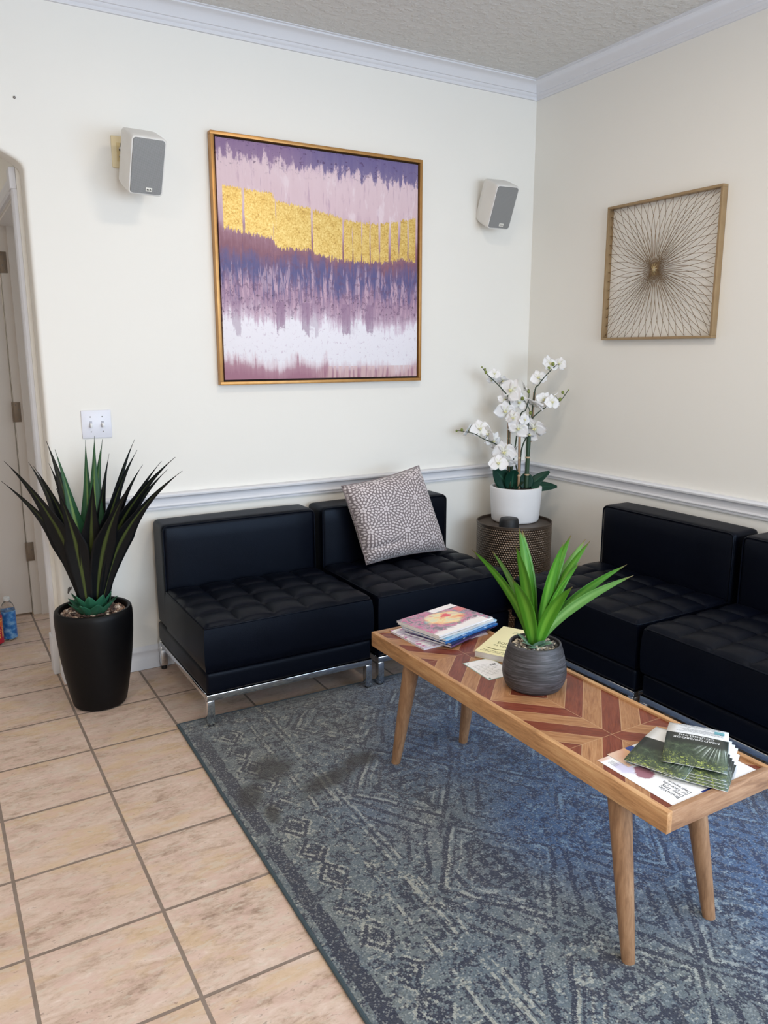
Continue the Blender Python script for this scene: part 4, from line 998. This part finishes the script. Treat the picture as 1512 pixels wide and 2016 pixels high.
# ---------------------------------------------------------------- wall speakers
WSP = simple('speaker_white_plastic', srgb(226, 224, 220), .45); m = M('speaker_grille'); x, y, z = m.xyz()
hx = ((x / .0026).fract() - .5).pow(2) + ((z / .0026).fract() - .5).pow(2)
m.set(col=m.mix(srgb(118, 119, 119), srgb(152, 153, 153), hx.ss(.08, .2)), rough=.5, metal=.2); GRL = m.m
BADGE = simple('badge_white', srgb(232, 230, 222), .4); INK = simple('ink_black', srgb(34, 34, 36), .6); BRK = simple('bracket_white', srgb(205, 203, 200), .5)
def wall_speaker(label, loc, yaw, pit, w, h, d):
    t = thing('wall_speaker', label, 'speaker', loc, group='white wall speakers')
    t.rotation_euler = Euler((pit, 0, yaw), 'XYZ')
    t.rotation_euler = (Matrix.Rotation(yaw, 3, 'Z') @ Matrix.Rotation(pit, 3, 'X')).to_euler()
    bm = bmesh.new(); rr = [rrect(w / 2, h / 2, .014, 5), rrect(w / 2 - .002, h / 2 - .002, .013, 5)]
    secs = []
    for (yy_, sc_, zz_) in ((.0, .975, 0), (.004, 1, 0), (.03, 1, 0), (d * .75, .985, 0), (d - .008, .95, 0), (d, .90, 0)):
        secs.append([bm.verts.new((px * sc_, yy_, pz * sc_ + zz_)) for px, pz in rr[0]])
    for a_, b_ in zip(secs, secs[1:]):
        n_ = len(a_)
        for i in range(n_): bm.faces.new((a_[i], a_[(i + 1) % n_], b_[(i + 1) % n_], b_[i]))
    bm.faces.new(secs[0][::-1]); bm.faces.new(secs[-1]); obj('cabinet', bm, WSP, t, 50)
    bm = bmesh.new(); o_ = rrect(w / 2 - .006, h / 2 - .006, .011, 5)
    a_ = [bm.verts.new((px, .001, pz)) for px, pz in o_]; b_ = [bm.verts.new((px * .985, -.004, pz * .99)) for px, pz in o_]
    for i in range(len(a_)): bm.faces.new((a_[i], a_[(i + 1) % len(a_)], b_[(i + 1) % len(a_)], b_[i]))
    bm.faces.new(b_); bm.faces.new(a_[::-1]); g = obj('grille', bm, GRL, t, 40)
    bd_ = obj('badge', B((-.002, -.0058, -h / 2 + .016), (.022, -.0038, -h / 2 + .030), .001), BADGE, g)
    text_part('lettering', 'RCA', .0088, INK, bd_, Matrix.Translation((.010, -.0060, -h / 2 + .0199)) @ Matrix.Rotation(PI / 2, 4, 'X'), .0001, 'CENTER', bold=.0003)
    # wall bracket: goes from the cabinet back to the wall plane (world y = 0)
    inv = (Matrix.Translation(loc) @ t.rotation_euler.to_matrix().to_4x4()).inverted()
    bk = Vector((0, d - .012, -.01)); wp = Matrix.Translation(loc) @ t.rotation_euler.to_matrix().to_4x4() @ bk
    wl = inv @ Vector((wp.x + .01, -.004, wp.z - .012))
    bm = bmesh.new(); tube(bm, [bk, bk.lerp(wl, .5), wl], [.014, .011, .013], 16); obj('bracket', bm, BRK, t)
    bm = bmesh.new(); box(bm, (wp.x - .012, -.0075, wp.z - .045), (wp.x + .032, -.0005, wp.z + .02), .002); bmesh.ops.transform(bm, matrix=inv, verts=bm.verts); obj('bracket_plate', bm, BRK, t)
    return t
wall_speaker('white tilted wall speaker with grey grille left of the large painting, beside a cream plate', (-2.052, -.212, 2.046), .06, .44, .131, .207, .145)
wall_speaker('white tilted wall speaker with grey grille between the painting and the room corner', (-.325, -.158, 2.056), -.10, .44, .128, .207, .138)
CREAM = simple('cream_plastic', srgb(228, 214, 176), .45)
wp_ = thing('speaker_wall_plate', 'cream wall plate with wire terminals behind the white speaker near painting', 'wall plate', (-2.097, 0, 2.132))
bm = bmesh.new(); box(bm, (-.036, -.007, -.058), (.036, -.0005, .058), .003); obj('plate', bm, CREAM, wp_)
bm = bmesh.new(); box(bm, (-.017, -.0085, -.034), (.017, -.007, .034), .001); obj('insert', bm, simple('cream_insert', srgb(216, 198, 150), .5), wp_)
for zz_ in (.012, -.014):
    bm = bmesh.new(); tube(bm, [(-.004, -.008, zz_), (-.004, -.022, zz_)], .0055, 14); tr = obj('terminal', bm, BRK, wp_)
    bm = bmesh.new(); tube(bm, [(-.004, -.010, zz_ - .004), (-.004, -.0215, zz_ - .004)], [.0052, .0052], 12); obj('band', bm, INK, tr)
bm = bmesh.new(); tube(bm, smooth_path([(-.004, -.018, .014), (-.006, -.034, .026), (.008, -.045, .034), (.028, -.060, .02)], 6), .0014, 8); obj('wire', bm, INK, wp_, 180)

# light switch plate
swp = thing('light_switch', 'white double toggle light switch plate on the wall above the tall agave', 'light switch', (-2.264, 0, 1.084))
PLW = simple('switch_white', srgb(222, 223, 232), .35)
obj('plate', B((-.058, -.0065, -.0565), (.058, -.0005, .0565), .003), PLW, swp)
for px in (-.023, .023):
    bm = bmesh.new(); box(bm, (px - .0055, -.0072, -.0125), (px + .0055, -.006, .0125), .0004); hs_ = obj('toggle_slot', bm, simple('slot_grey', srgb(170, 172, 182), .5), swp)
    bm = bmesh.new(); box(bm, (-.0042, -.020, -.0065), (.0042, 0, .0065), .0015); bmesh.ops.transform(bm, matrix=Matrix.Translation((px, -.006, .0)) @ Matrix.Rotation(math.radians(24), 4, 'X'), verts=bm.verts); obj('toggle', bm, simple('toggle_white', srgb(238, 240, 242), .3), swp)
    for pz in (-.030, .030):
        bm = bmesh.new(); lathe(bm, [(0, 0), (.0028, 0), (.0024, .0008), (0, .001)], 12); bmesh.ops.rotate(bm, cent=(0, 0, 0), matrix=Matrix.Rotation(PI / 2, 3, 'X'), verts=bm.verts); bmesh.ops.translate(bm, vec=(px, -.0064, pz), verts=bm.verts); obj('screw', bm, NAIL, swp)

# ---------------------------------------------------------------- reading matter on the table
ZT = TZ - .006
def sheet(bm, w, h, z0=0., bow=0., nx=4, ny=14, th=.0006, zf=None):
    fz = zf or (lambda a, b: bow * math.sin(PI * b))
    thick_grid(bm, lambda a, b: Vector((w * a, h * b, z0 + fz(a, b))), nx, ny, lambda a, b: Vector((0, 0, -th))); return bm
def place(o, org, xd, yd):
    o.matrix_world = frame_mtx(org, (xd[0], xd[1], 0), (yd[0], yd[1], 0)); return o
PAPER = simple('white_paper', srgb(240, 241, 244), .5, var=.02)
def bars(bm, x0, x1, ys, th, zf, jag=.2, lean=0):
    for y_ in ys:
        xe = x1 - random.random() * jag * (x1 - x0); xs_ = x0
        while xs_ < xe:
            wl = random.uniform(.003, .009); xn = min(xe, xs_ + wl)
            vs = [bm.verts.new((a_, b_, zf(a_, b_))) for a_, b_ in ((xs_, y_), (xn, y_), (xn, y_ + th), (xs_, y_ + th))]; bm.faces.new(vs); xs_ = xn + .0012
    return bm
INKG = simple('print_grey', srgb(120, 124, 130), .6); INKD = simple('print_dark', srgb(40, 44, 50), .6); TEAL = simple('print_teal', srgb(108, 172, 184), .5); WINK = simple('print_white', srgb(236, 238, 238), .5)

# forest brochures
m = M('forest_brochure_print'); ux, uy, uz = m.xyz(m.coord('UV')); nq = m.coord('UV')
n1 = m.noise(m.vec(ux * 1.0, uy * 1.4), 6, 7, .72, .8); n2 = m.noise(m.vec(ux * 1.3 + 4.0, uy * 2.2), 13, 6, .75, 1.6)
rays = m.noise(m.vec((ux - .10).atan2(uy - .30) * 7.0, 0., 0.), 2.4, 3)
forest = m.ramp(n1 * .55 + n2 * .25 + uy * .20, [(.36, srgb(20, 26, 24)), (.47, srgb(40, 50, 42)), (.57, srgb(64, 78, 62)), (.70, srgb(112, 128, 96))])
glow = ((ux - .22).pow(2) * 5 + (uy - .60).pow(2) * 9).sqrt()
forest = m.mix(forest, srgb(214, 226, 216), (rays.ss(.46, .64) * glow.ss(.95, .25) * uy.ss(.56, .64)) * .75)
forest = m.mix(forest, srgb(186, 198, 96), n2.ss(.52, .62) * (uy + ux * .14 + (n1 - .5) * .3).ss(.86, .98) * .9)
forest = m.mix(forest, srgb(26, 31, 30), n1.ss(.52, .60) * uy.ss(.75, .9) * .6)
forest = m.mix(forest, srgb(34, 40, 38), uy.ss(.64, .56) * .85)
col = m.mix(forest, srgb(240, 242, 244), uy.lt(.365))
m.set(col=col, rough=.32, spec=.5); BROC = m.m
def brochure(label, org, ang, bowf, w=.137, h=.207, text=False):
    up = (math.cos(math.radians(ang)), math.sin(math.radians(ang))); xd = (up[1], -up[0])
    t = thing('counseling_brochure', label, 'brochure', group='forest brochures')
    place(t, org, xd, up)
    bm = bmesh.new(); sheet(bm, w, h, 0, 0, 6, 20, .0009, bowf); obj('cover', bm, BROC, t, 180)
    return t
tops = lambda a, b: .010 + .016 * math.sin(PI * (b * .9 + .05)) + .002 * math.sin(PI * a)
t = brochure('topmost forest brochure titled MEADOWBROOK COUNSELING, curled, lying on the fanned pile', (-1.262, -2.252, .4505), 215.2, tops)
def lay(name, src_bm_or_text, *a): pass
zt = lambda a, b: tops(a / .137, b / .207) + .0004
for s_, yy_, sz_ in (('MEADOWBROOK', .097, .0128), ('COUNSELING', .083, .0128)):
    q = text_part('lettering', s_, sz_, WINK, t, Matrix.Identity(4), .0001, 'CENTER')
    for v_ in q.data.vertices: v_.co = Vector((v_.co.x + .0705, v_.co.y + yy_, zt(v_.co.x + .0705, v_.co.y + yy_) + (.0002 if v_.co.z > 0 else 0)))
random.seed(3)
obj('fine_print', bars(bm := bmesh.new(), .012, .125, [.058 - .0068 * k for k in range(4)] + [.0215], .0016, zt, .25), INKG, t, None)
obj('rule_line', bars(bm := bmesh.new(), .012, .124, [.011], .0016, zt, .0), INKD, t, None)
bm = bmesh.new(); vs = [bm.verts.new((a_, b_, zt(a_, b_) + .0001)) for a_, b_ in ((.010, .020), (.032, .020), (.032, .044), (.010, .044))]; bm.faces.new(vs); obj('logo_block', bm, TEAL, t, None)
flat = lambda k: (lambda a, b: .0012 + .0045 * b + .0015 * math.sin(PI * b) + .0005 * k)
brochure('forest brochure with white lower band, fanned out farthest towards the plant pot', (-1.327, -2.258, .4515), 200.7, lambda a, b: .004 + .005 * math.sin(PI * b))
fan = [((-1.276, -2.272, .4500), 212.6, 'forest brochure directly beneath the curled topmost one'),
       ((-1.282, -2.285, .4490), 211.2, 'forest brochure second under the topmost one, edge showing in the fan'),
       ((-1.288, -2.297, .4480), 209.8, 'forest brochure third under the topmost one, strip of trees showing'),
       ((-1.294, -2.309, .4470), 208.2, 'lowest forest brochure of the fan, its corner over the table end')]
for k, (o_, an_, lab) in enumerate(fan): brochure(lab, o_, an_, flat(3 - k))
# letter size flyer about depression treatment
m = M('clinic_flyer_print'); ux, uy, uz = m.xyz(m.coord('UV')); nq = m.coord('UV')
n1 = m.noise(nq, 6, 5, .65)
blob = ((ux - .57).pow(2) * 14 + (uy - .805).pow(2) * 30).sqrt() + (n1 - .5) * .9
blob2 = ((ux - .74).pow(2) * 14 + (uy - .90).pow(2) * 40).sqrt() + (n1 - .5) * .8
col = m.mix(srgb(243, 244, 247), srgb(196, 190, 222), blob2.ss(.62, .35) * .8)
col = m.mix(col, srgb(140, 72, 92), blob.ss(.52, .40) * .9)
col = m.mix(col, srgb(222, 188, 170), (uy - ux * .0).ss(.80, .95) * ux.ss(.93, .97))
col = m.mix(col, srgb(34, 54, 128), ux.lt(.040) * uy.gt(.30) * uy.lt(.66))
m.set(col=col, rough=.4); FLY = m.m
t = thing('clinic_flyer', 'white flyer reading BrainsWay Deep TMS for Late-Life Depression at table end', 'flyer')
place(t, (-1.331, -2.377, ZT), (0, 1), (-1, 0))
bm = bmesh.new(); sheet(bm, .217, .277, .0010, 0, 4, 6, .0005, lambda a, b: .0); obj('page', bm, FLY, t, None)
for k, s_ in enumerate(('BrainsWay', 'Deep TMS', 'for Late-Life', 'Depression')):
    text_part('lettering', s_, .0128, INKD, t, Matrix.Translation((.014, .2395 - .0122 * k, .0012)), .0001)
bm = bmesh.new(); bars(bm, .175, .200, [.249, .253, .257, .261], .0015, lambda a, b: .0011); obj('fine_print', bm, INKG, t, None)

# small colourful flyer partly under the brochures
m = M('app_flyer_print'); ux, uy, uz = m.xyz(m.coord('UV')); nq = m.coord('UV')
col = m.ramp((uy - .6) * 1.6 + ux * .2 + m.noise(nq, 4, 3) * .3, [(.1, srgb(232, 220, 170)), (.35, srgb(226, 178, 122)), (.6, srgb(214, 166, 140)), (.85, srgb(222, 190, 168))])
col = m.mix(col, srgb(240, 242, 246), uy.lt(.56))
col = m.mix(col, srgb(44, 72, 150), ux.gt(.70) * (uy - .61).abs().lt(.07))
m.set(col=col, rough=.35); APPF = m.m
t = thing('app_flyer', 'orange and blue leaflet with small icons, tucked under the fanned brochures', 'flyer')
place(t, (-1.391, -2.220, ZT + .0014), (0, 1), (-1, 0))
bm = bmesh.new(); sheet(bm, .066, .179, .0008, 0, 3, 6, .0004, lambda a, b: 0.); obj('page', bm, APPF, t, None)
for (ix, iy, ww, hh, mt_) in ((.006, .128, .022, .018, PAPER), (.003, .150, .020, .018, PAPER), (.006, .152, .014, .013, TEAL)):
    bm = bmesh.new(); zq = .0011 if mt_ is PAPER else .0014; vs = [bm.verts.new((ix + p + ww / 2, iy + q + hh / 2, zq)) for p, q in rrect(ww / 2, hh / 2, .003, 3)]; bm.faces.new(vs); obj('icon', bm, mt_, t, None)

# magazine stack
def mag_cover(name, base, acc, seed, gloss=.3):
    m = M(name); q = m.coord('UV'); ux, uy, uz = m.xyz(q)
    n = m.noise(m.vec(ux * 1.4 + seed, uy * 1.8), 4, 4, .6)
    col = m.ramp(n, [(.3 + .4 * i / len(base), c) for i, c in enumerate(base)])
    col = m.mix(col, acc, m.noise(m.vec(ux * 2 + seed, uy * 3), 5, 3).ss(.58, .62) * .8)
    m.set(col=col, rough=gloss, spec=.5); return m.m
m = M('colourful_magazine_cover'); q = m.coord('UV'); ux, uy, uz = m.xyz(q)
n = m.noise(q, 5.5, 5, .62, .6); n2 = m.noise(q, 4, 3, .6, .5); n3 = m.noise(q, 10, 4, .65)
cen = ((ux - .52).pow(2) * 5.0 + (uy - .55).pow(2) * 6).sqrt()
edgec = m.ramp(n, [(.32, srgb(70, 66, 82)), (.42, srgb(122, 114, 126)), (.48, srgb(190, 150, 170)), (.53, srgb(206, 92, 146)), (.57, srgb(150, 120, 136)), (.63, srgb(96, 160, 166)), (.70, srgb(226, 206, 212))])
cenc = m.ramp(n2, [(.32, srgb(226, 110, 90)), (.44, srgb(240, 178, 130)), (.52, srgb(246, 222, 164)), (.6, srgb(222, 222, 190)), (.68, srgb(238, 160, 140))])
col = m.mix(edgec, cenc, (cen + (n - .5) * .5).ss(.80, .55))
col = m.mix(col, srgb(228, 70, 92), ((ux - .60).pow(2) * 50 + (uy - .62).pow(2) * 70 + (n3 - .5) * 1.6).ss(.45, .2))
col = m.mix(col, srgb(244, 240, 240), (uy + (n3 - .5) * .25 - ux * .10).ss(.16, .08) * ux.lt(.92))
col = m.mix(col, srgb(246, 240, 242), uy.gt(.84) * ux.gt(.55) * (n3 + .0).ss(.30, .36))
col = m.mix(col, srgb(232, 120, 110), (uy - .70).abs().lt(.10) * ux.gt(.86) * .7)
m.set(col=col, rough=.28, spec=.5); MAG0 = m.m
WHT = srgb(236, 236, 238)
covers = [MAG0,
    mag_cover('grey_magazine_cover', [srgb(226, 226, 224), srgb(196, 200, 204), srgb(232, 232, 230)], srgb(120, 140, 160), 1),
    mag_cover('sky_magazine_cover', [srgb(176, 214, 234), srgb(224, 236, 242), srgb(120, 180, 220)], srgb(240, 240, 240), 2),
    mag_cover('blue_magazine_cover', [srgb(34, 96, 170), srgb(60, 132, 204), srgb(28, 74, 140)], srgb(230, 236, 240), 3),
    mag_cover('navy_magazine_cover', [srgb(26, 40, 84), srgb(44, 62, 112), srgb(20, 30, 60)], srgb(200, 210, 226), 4),
    mag_cover('violet_magazine_cover', [srgb(92, 66, 120), srgb(140, 104, 160), srgb(60, 50, 84)], srgb(220, 210, 230), 5),
    mag_cover('pale_magazine_cover', [srgb(226, 220, 226), srgb(200, 190, 210), srgb(240, 238, 240)], srgb(190, 80, 150), 6)]
mags = [('top magazine of the stack, bright pink and yellow picture cover', 12, (-1.428, -1.286), 0),
        ('white and grey magazine second from the top of the stack', 11, (-1.426, -1.290), 1),
        ('pale sky blue magazine third from the top of the stack', 15, (-1.415, -1.290), 2),
        ('bright blue magazine in the middle of the stack', 13, (-1.414, -1.298), 3),
        ('navy magazine third from the bottom of the stack', 17, (-1.404, -1.296), 4),
        ('violet magazine second from the bottom of the stack', 19, (-1.410, -1.294), 5),
        ('bottom magazine of the stack, pale cover with a magenta spine, skewed', 2, (-1.452, -1.286), 6)]
MW, MH, MT = .262, .196, .0062
PG = M('page_edges'); x, y, z = PG.xyz(); ln_ = PG.noise(PG.vec(x * 2, y * 2, z * 900), 2, 2)
PG.set(col=PG.mix(srgb(186, 184, 182), srgb(236, 234, 232), ln_), rough=.6)
zcur = ZT + .0003
for lab, ang, (mx, my), ci in mags[::-1]:
    t = thing('magazine', lab, 'magazine', (mx, my, zcur), math.radians(ang), 'magazines in the stack')
    dw = random.uniform(-.006, .006)
    bm = bmesh.new(); box(bm, (-MW / 2 + .001, -MH / 2 + .002, .0004), (MW / 2 - .001 + dw, MH / 2 - .001, MT - .0006)); obj('pages', bm, PG.m, t)
    bm = bmesh.new()
    # cover wraps round the spine on the table's near long side
    def cov(a_, b_, w_=MW + dw): return Vector((-MW / 2 + w_ * a_, -MH / 2 + MH * b_, MT - .0005 + .0009 * math.sin(PI * b_) * (.4 + .6 * a_)))
    thick_grid(bm, cov, 8, 8, lambda a_, b_: Vector((0, 0, -.0004)))
    box(bm, (-MW / 2, -MH / 2, 0), (MW / 2 + dw, -MH / 2 + .0006, MT - .0006)); box(bm, (-MW / 2, -MH / 2, 0), (MW / 2 + dw, MH / 2, .0004))
    obj('cover', bm, covers[ci], t, 60)
    zcur += MT + .0006

# yellow paperback
t = thing('paperback_book', 'pale yellow paperback book lying between the magazines and the table plant', 'book')
xd, yd = Vector((-.071, .136)).normalized(), Vector((-.2, -.097)).normalized(); yd = Vector((-xd.y, xd.x))
bw, bh, bt = .148, .222, .0195
org = Vector((-1.2760, -1.4085)) - xd * bw
t.matrix_world = frame_mtx((org.x, org.y, ZT + .0121), (xd.x, xd.y, 0), (yd.x, yd.y, -.05))   # its far end rests on the raised rail
YEL = simple('pale_yellow_cover', srgb(240, 234, 186), .45, var=.03)
bm = bmesh.new(); box(bm, (.0015, .001, .0006), (bw - .001, bh - .001, bt - .0006)); obj('pages', bm, PG.m, t)
bm = bmesh.new(); box(bm, (0, 0, bt - .0006), (bw, bh, bt), .0002); box(bm, (0, 0, 0), (bw, bh, .0006)); box(bm, (0, 0, 0), (.0012, bh, bt)); obj('cover', bm, YEL, t)
OLV = simple('print_olive', srgb(112, 112, 70), .6)
zc_ = bt + .0002
text_part('lettering', 'On to', .0185, OLV, t, Matrix.Translation((bw - .032, .148, zc_)), .0001, 'RIGHT')
text_part('lettering', 'KIDS', .0225, OLV, t, Matrix.Translation((bw - .036, .123, zc_)), .0001, 'RIGHT')
bm = bmesh.new(); zz0 = lambda a_, b_: zc_
bars(bm, .02, bw - .012, [.205, .196], .0028, zz0, .1); obj('fine_print', bm, OLV, t, None)
bm = bmesh.new(); bars(bm, .05, .10, [.030, .042], .0022, zz0, .1); obj('author_line', bm, OLV, t, None)
bm = bmesh.new()
for i in range(9):
    a_ = i / 9; tube(bm, [(bw - .02 - .10 * a_, .178 + .006 * math.sin(5 * a_), zc_), (bw - .02 - .10 * (a_ + .12), .178 + .006 * math.sin(5 * (a_ + .12)), zc_)], [.0009, .0014], 6)
obj('branch_drawing', bm, OLV, t, None)
# info card beside the book
t = thing('info_card', 'white printed card with a green edge beside the yellow book', 'card')
place(t, (-1.5447, -1.6760, ZT), (1, -.06), (.06, 1))
bm = bmesh.new(); sheet(bm, .100, .140, .0007, 0, 2, 3, .0006, lambda a, b: 0.); obj('card_stock', bm, simple('green_card_edge', srgb(150, 176, 166), .5), t, None)
bm = bmesh.new(); vs = [bm.verts.new((a_, b_, .0009)) for a_, b_ in ((.003, .003), (.097, .003), (.097, .137), (.003, .137))]; bm.faces.new(vs); obj('printed_face', bm, PAPER, t, None)
bm = bmesh.new(); bars(bm, .012, .085, [.030 + .009 * k for k in range(9)], .0012, lambda a_, b_: .0011, .5); obj('fine_print', bm, INKG, t, None)
bm = bmesh.new(); bars(bm, .068, .090, [.086, .093], .004, lambda a_, b_: .0011, .2); obj('heading', bm, INKD, t, None)
for px, py in ((.010, .010), (.012, .128)):
    bm = bmesh.new(); vs = [bm.verts.new((px + .0035 * math.cos(a_ * PI / 4), py + .0035 * math.sin(a_ * PI / 4), .0011)) for a_ in range(8)]; bm.faces.new(vs); obj('corner_mark', bm, simple('print_green', srgb(70, 120, 104), .5), t, None)

# ---------------------------------------------------------------- drink bottles in the hall
PETB = M('clear_bottle_plastic'); PETB.set(col=(.93, .96, .97, 1), rough=.06, trans=.95); PETB.b.inputs['IOR'].default_value = 1.3
CAPM = simple('white_cap', srgb(206, 208, 208), .4)
def bottle(label, loc, wrap, body=None):
    t = thing('drink_bottle', label, 'bottle', loc)
    prof = [(0, .004), (.022, 0), (.031, .004), (.033, .012), (.033, .06), (.0322, .10), (.033, .145), (.031, .160), (.024, .178), (.015, .190), (.0125, .196), (.0125, .202), (0, .202)]
    obj('body', lathe(bmesh.new(), prof, 40), body or PETB.m, t, 60)
    obj('cap', lathe(bmesh.new(), [(.0126, .196), (.0145, .196), (.0145, .211), (.013, .213), (0, .213)], 32), CAPM, t)
    lb = obj('label_wrap', lathe(bmesh.new(), [(.0334, .010), (.0337, .012), (.0337, .144), (.0334, .146)], 48), wrap, t, 60)
    return t, lb
m = M('blue_bottle_wrap'); n = m.noise(scale=38, detail=3)
m.set(col=m.ramp(n, [(.38, srgb(28, 92, 164)), (.52, srgb(48, 120, 190)), (.64, srgb(120, 168, 212))]), rough=.3); bottle('water bottle with a blue cloudy label on the hall floor by the door', (-2.612, .705, 0), m.m)
m = M('red_bottle_wrap'); x, y, z = m.xyz(); 
m.set(col=m.mix(srgb(176, 22, 50), srgb(196, 92, 36), (z - .105).abs().lt(.012)), rough=.3)
t, lb = bottle('drink bottle with a red VALUE PACK label on the hall floor, half outside the opening', (-2.676, .655, 0), m.m)
YTX = simple('print_yellow', srgb(240, 196, 96), .5)
def on_cyl(s, size, ang, zz, rot=True):
    q = text_part('lettering', s, size, YTX, lb, Matrix.Identity(4), .0001, 'LEFT', bold=.0004)
    for v_ in q.data.vertices:
        a_, b_ = v_.co.x, v_.co.y
        if rot: hx_, vz_ = b_, -a_
        else: hx_, vz_ = a_, b_
        th_ = ang + hx_ / .0338; rr_ = .0340 + (.0002 if v_.co.z > 0 else 0)
        v_.co = Vector((rr_ * math.cos(th_), rr_ * math.sin(th_), zz + vz_))
on_cyl('VALUE', .019, math.radians(-40), .095); on_cyl('PACK', .019, math.radians(-78), .082); on_cyl('2.0', .024, math.radians(-50), .118, False)
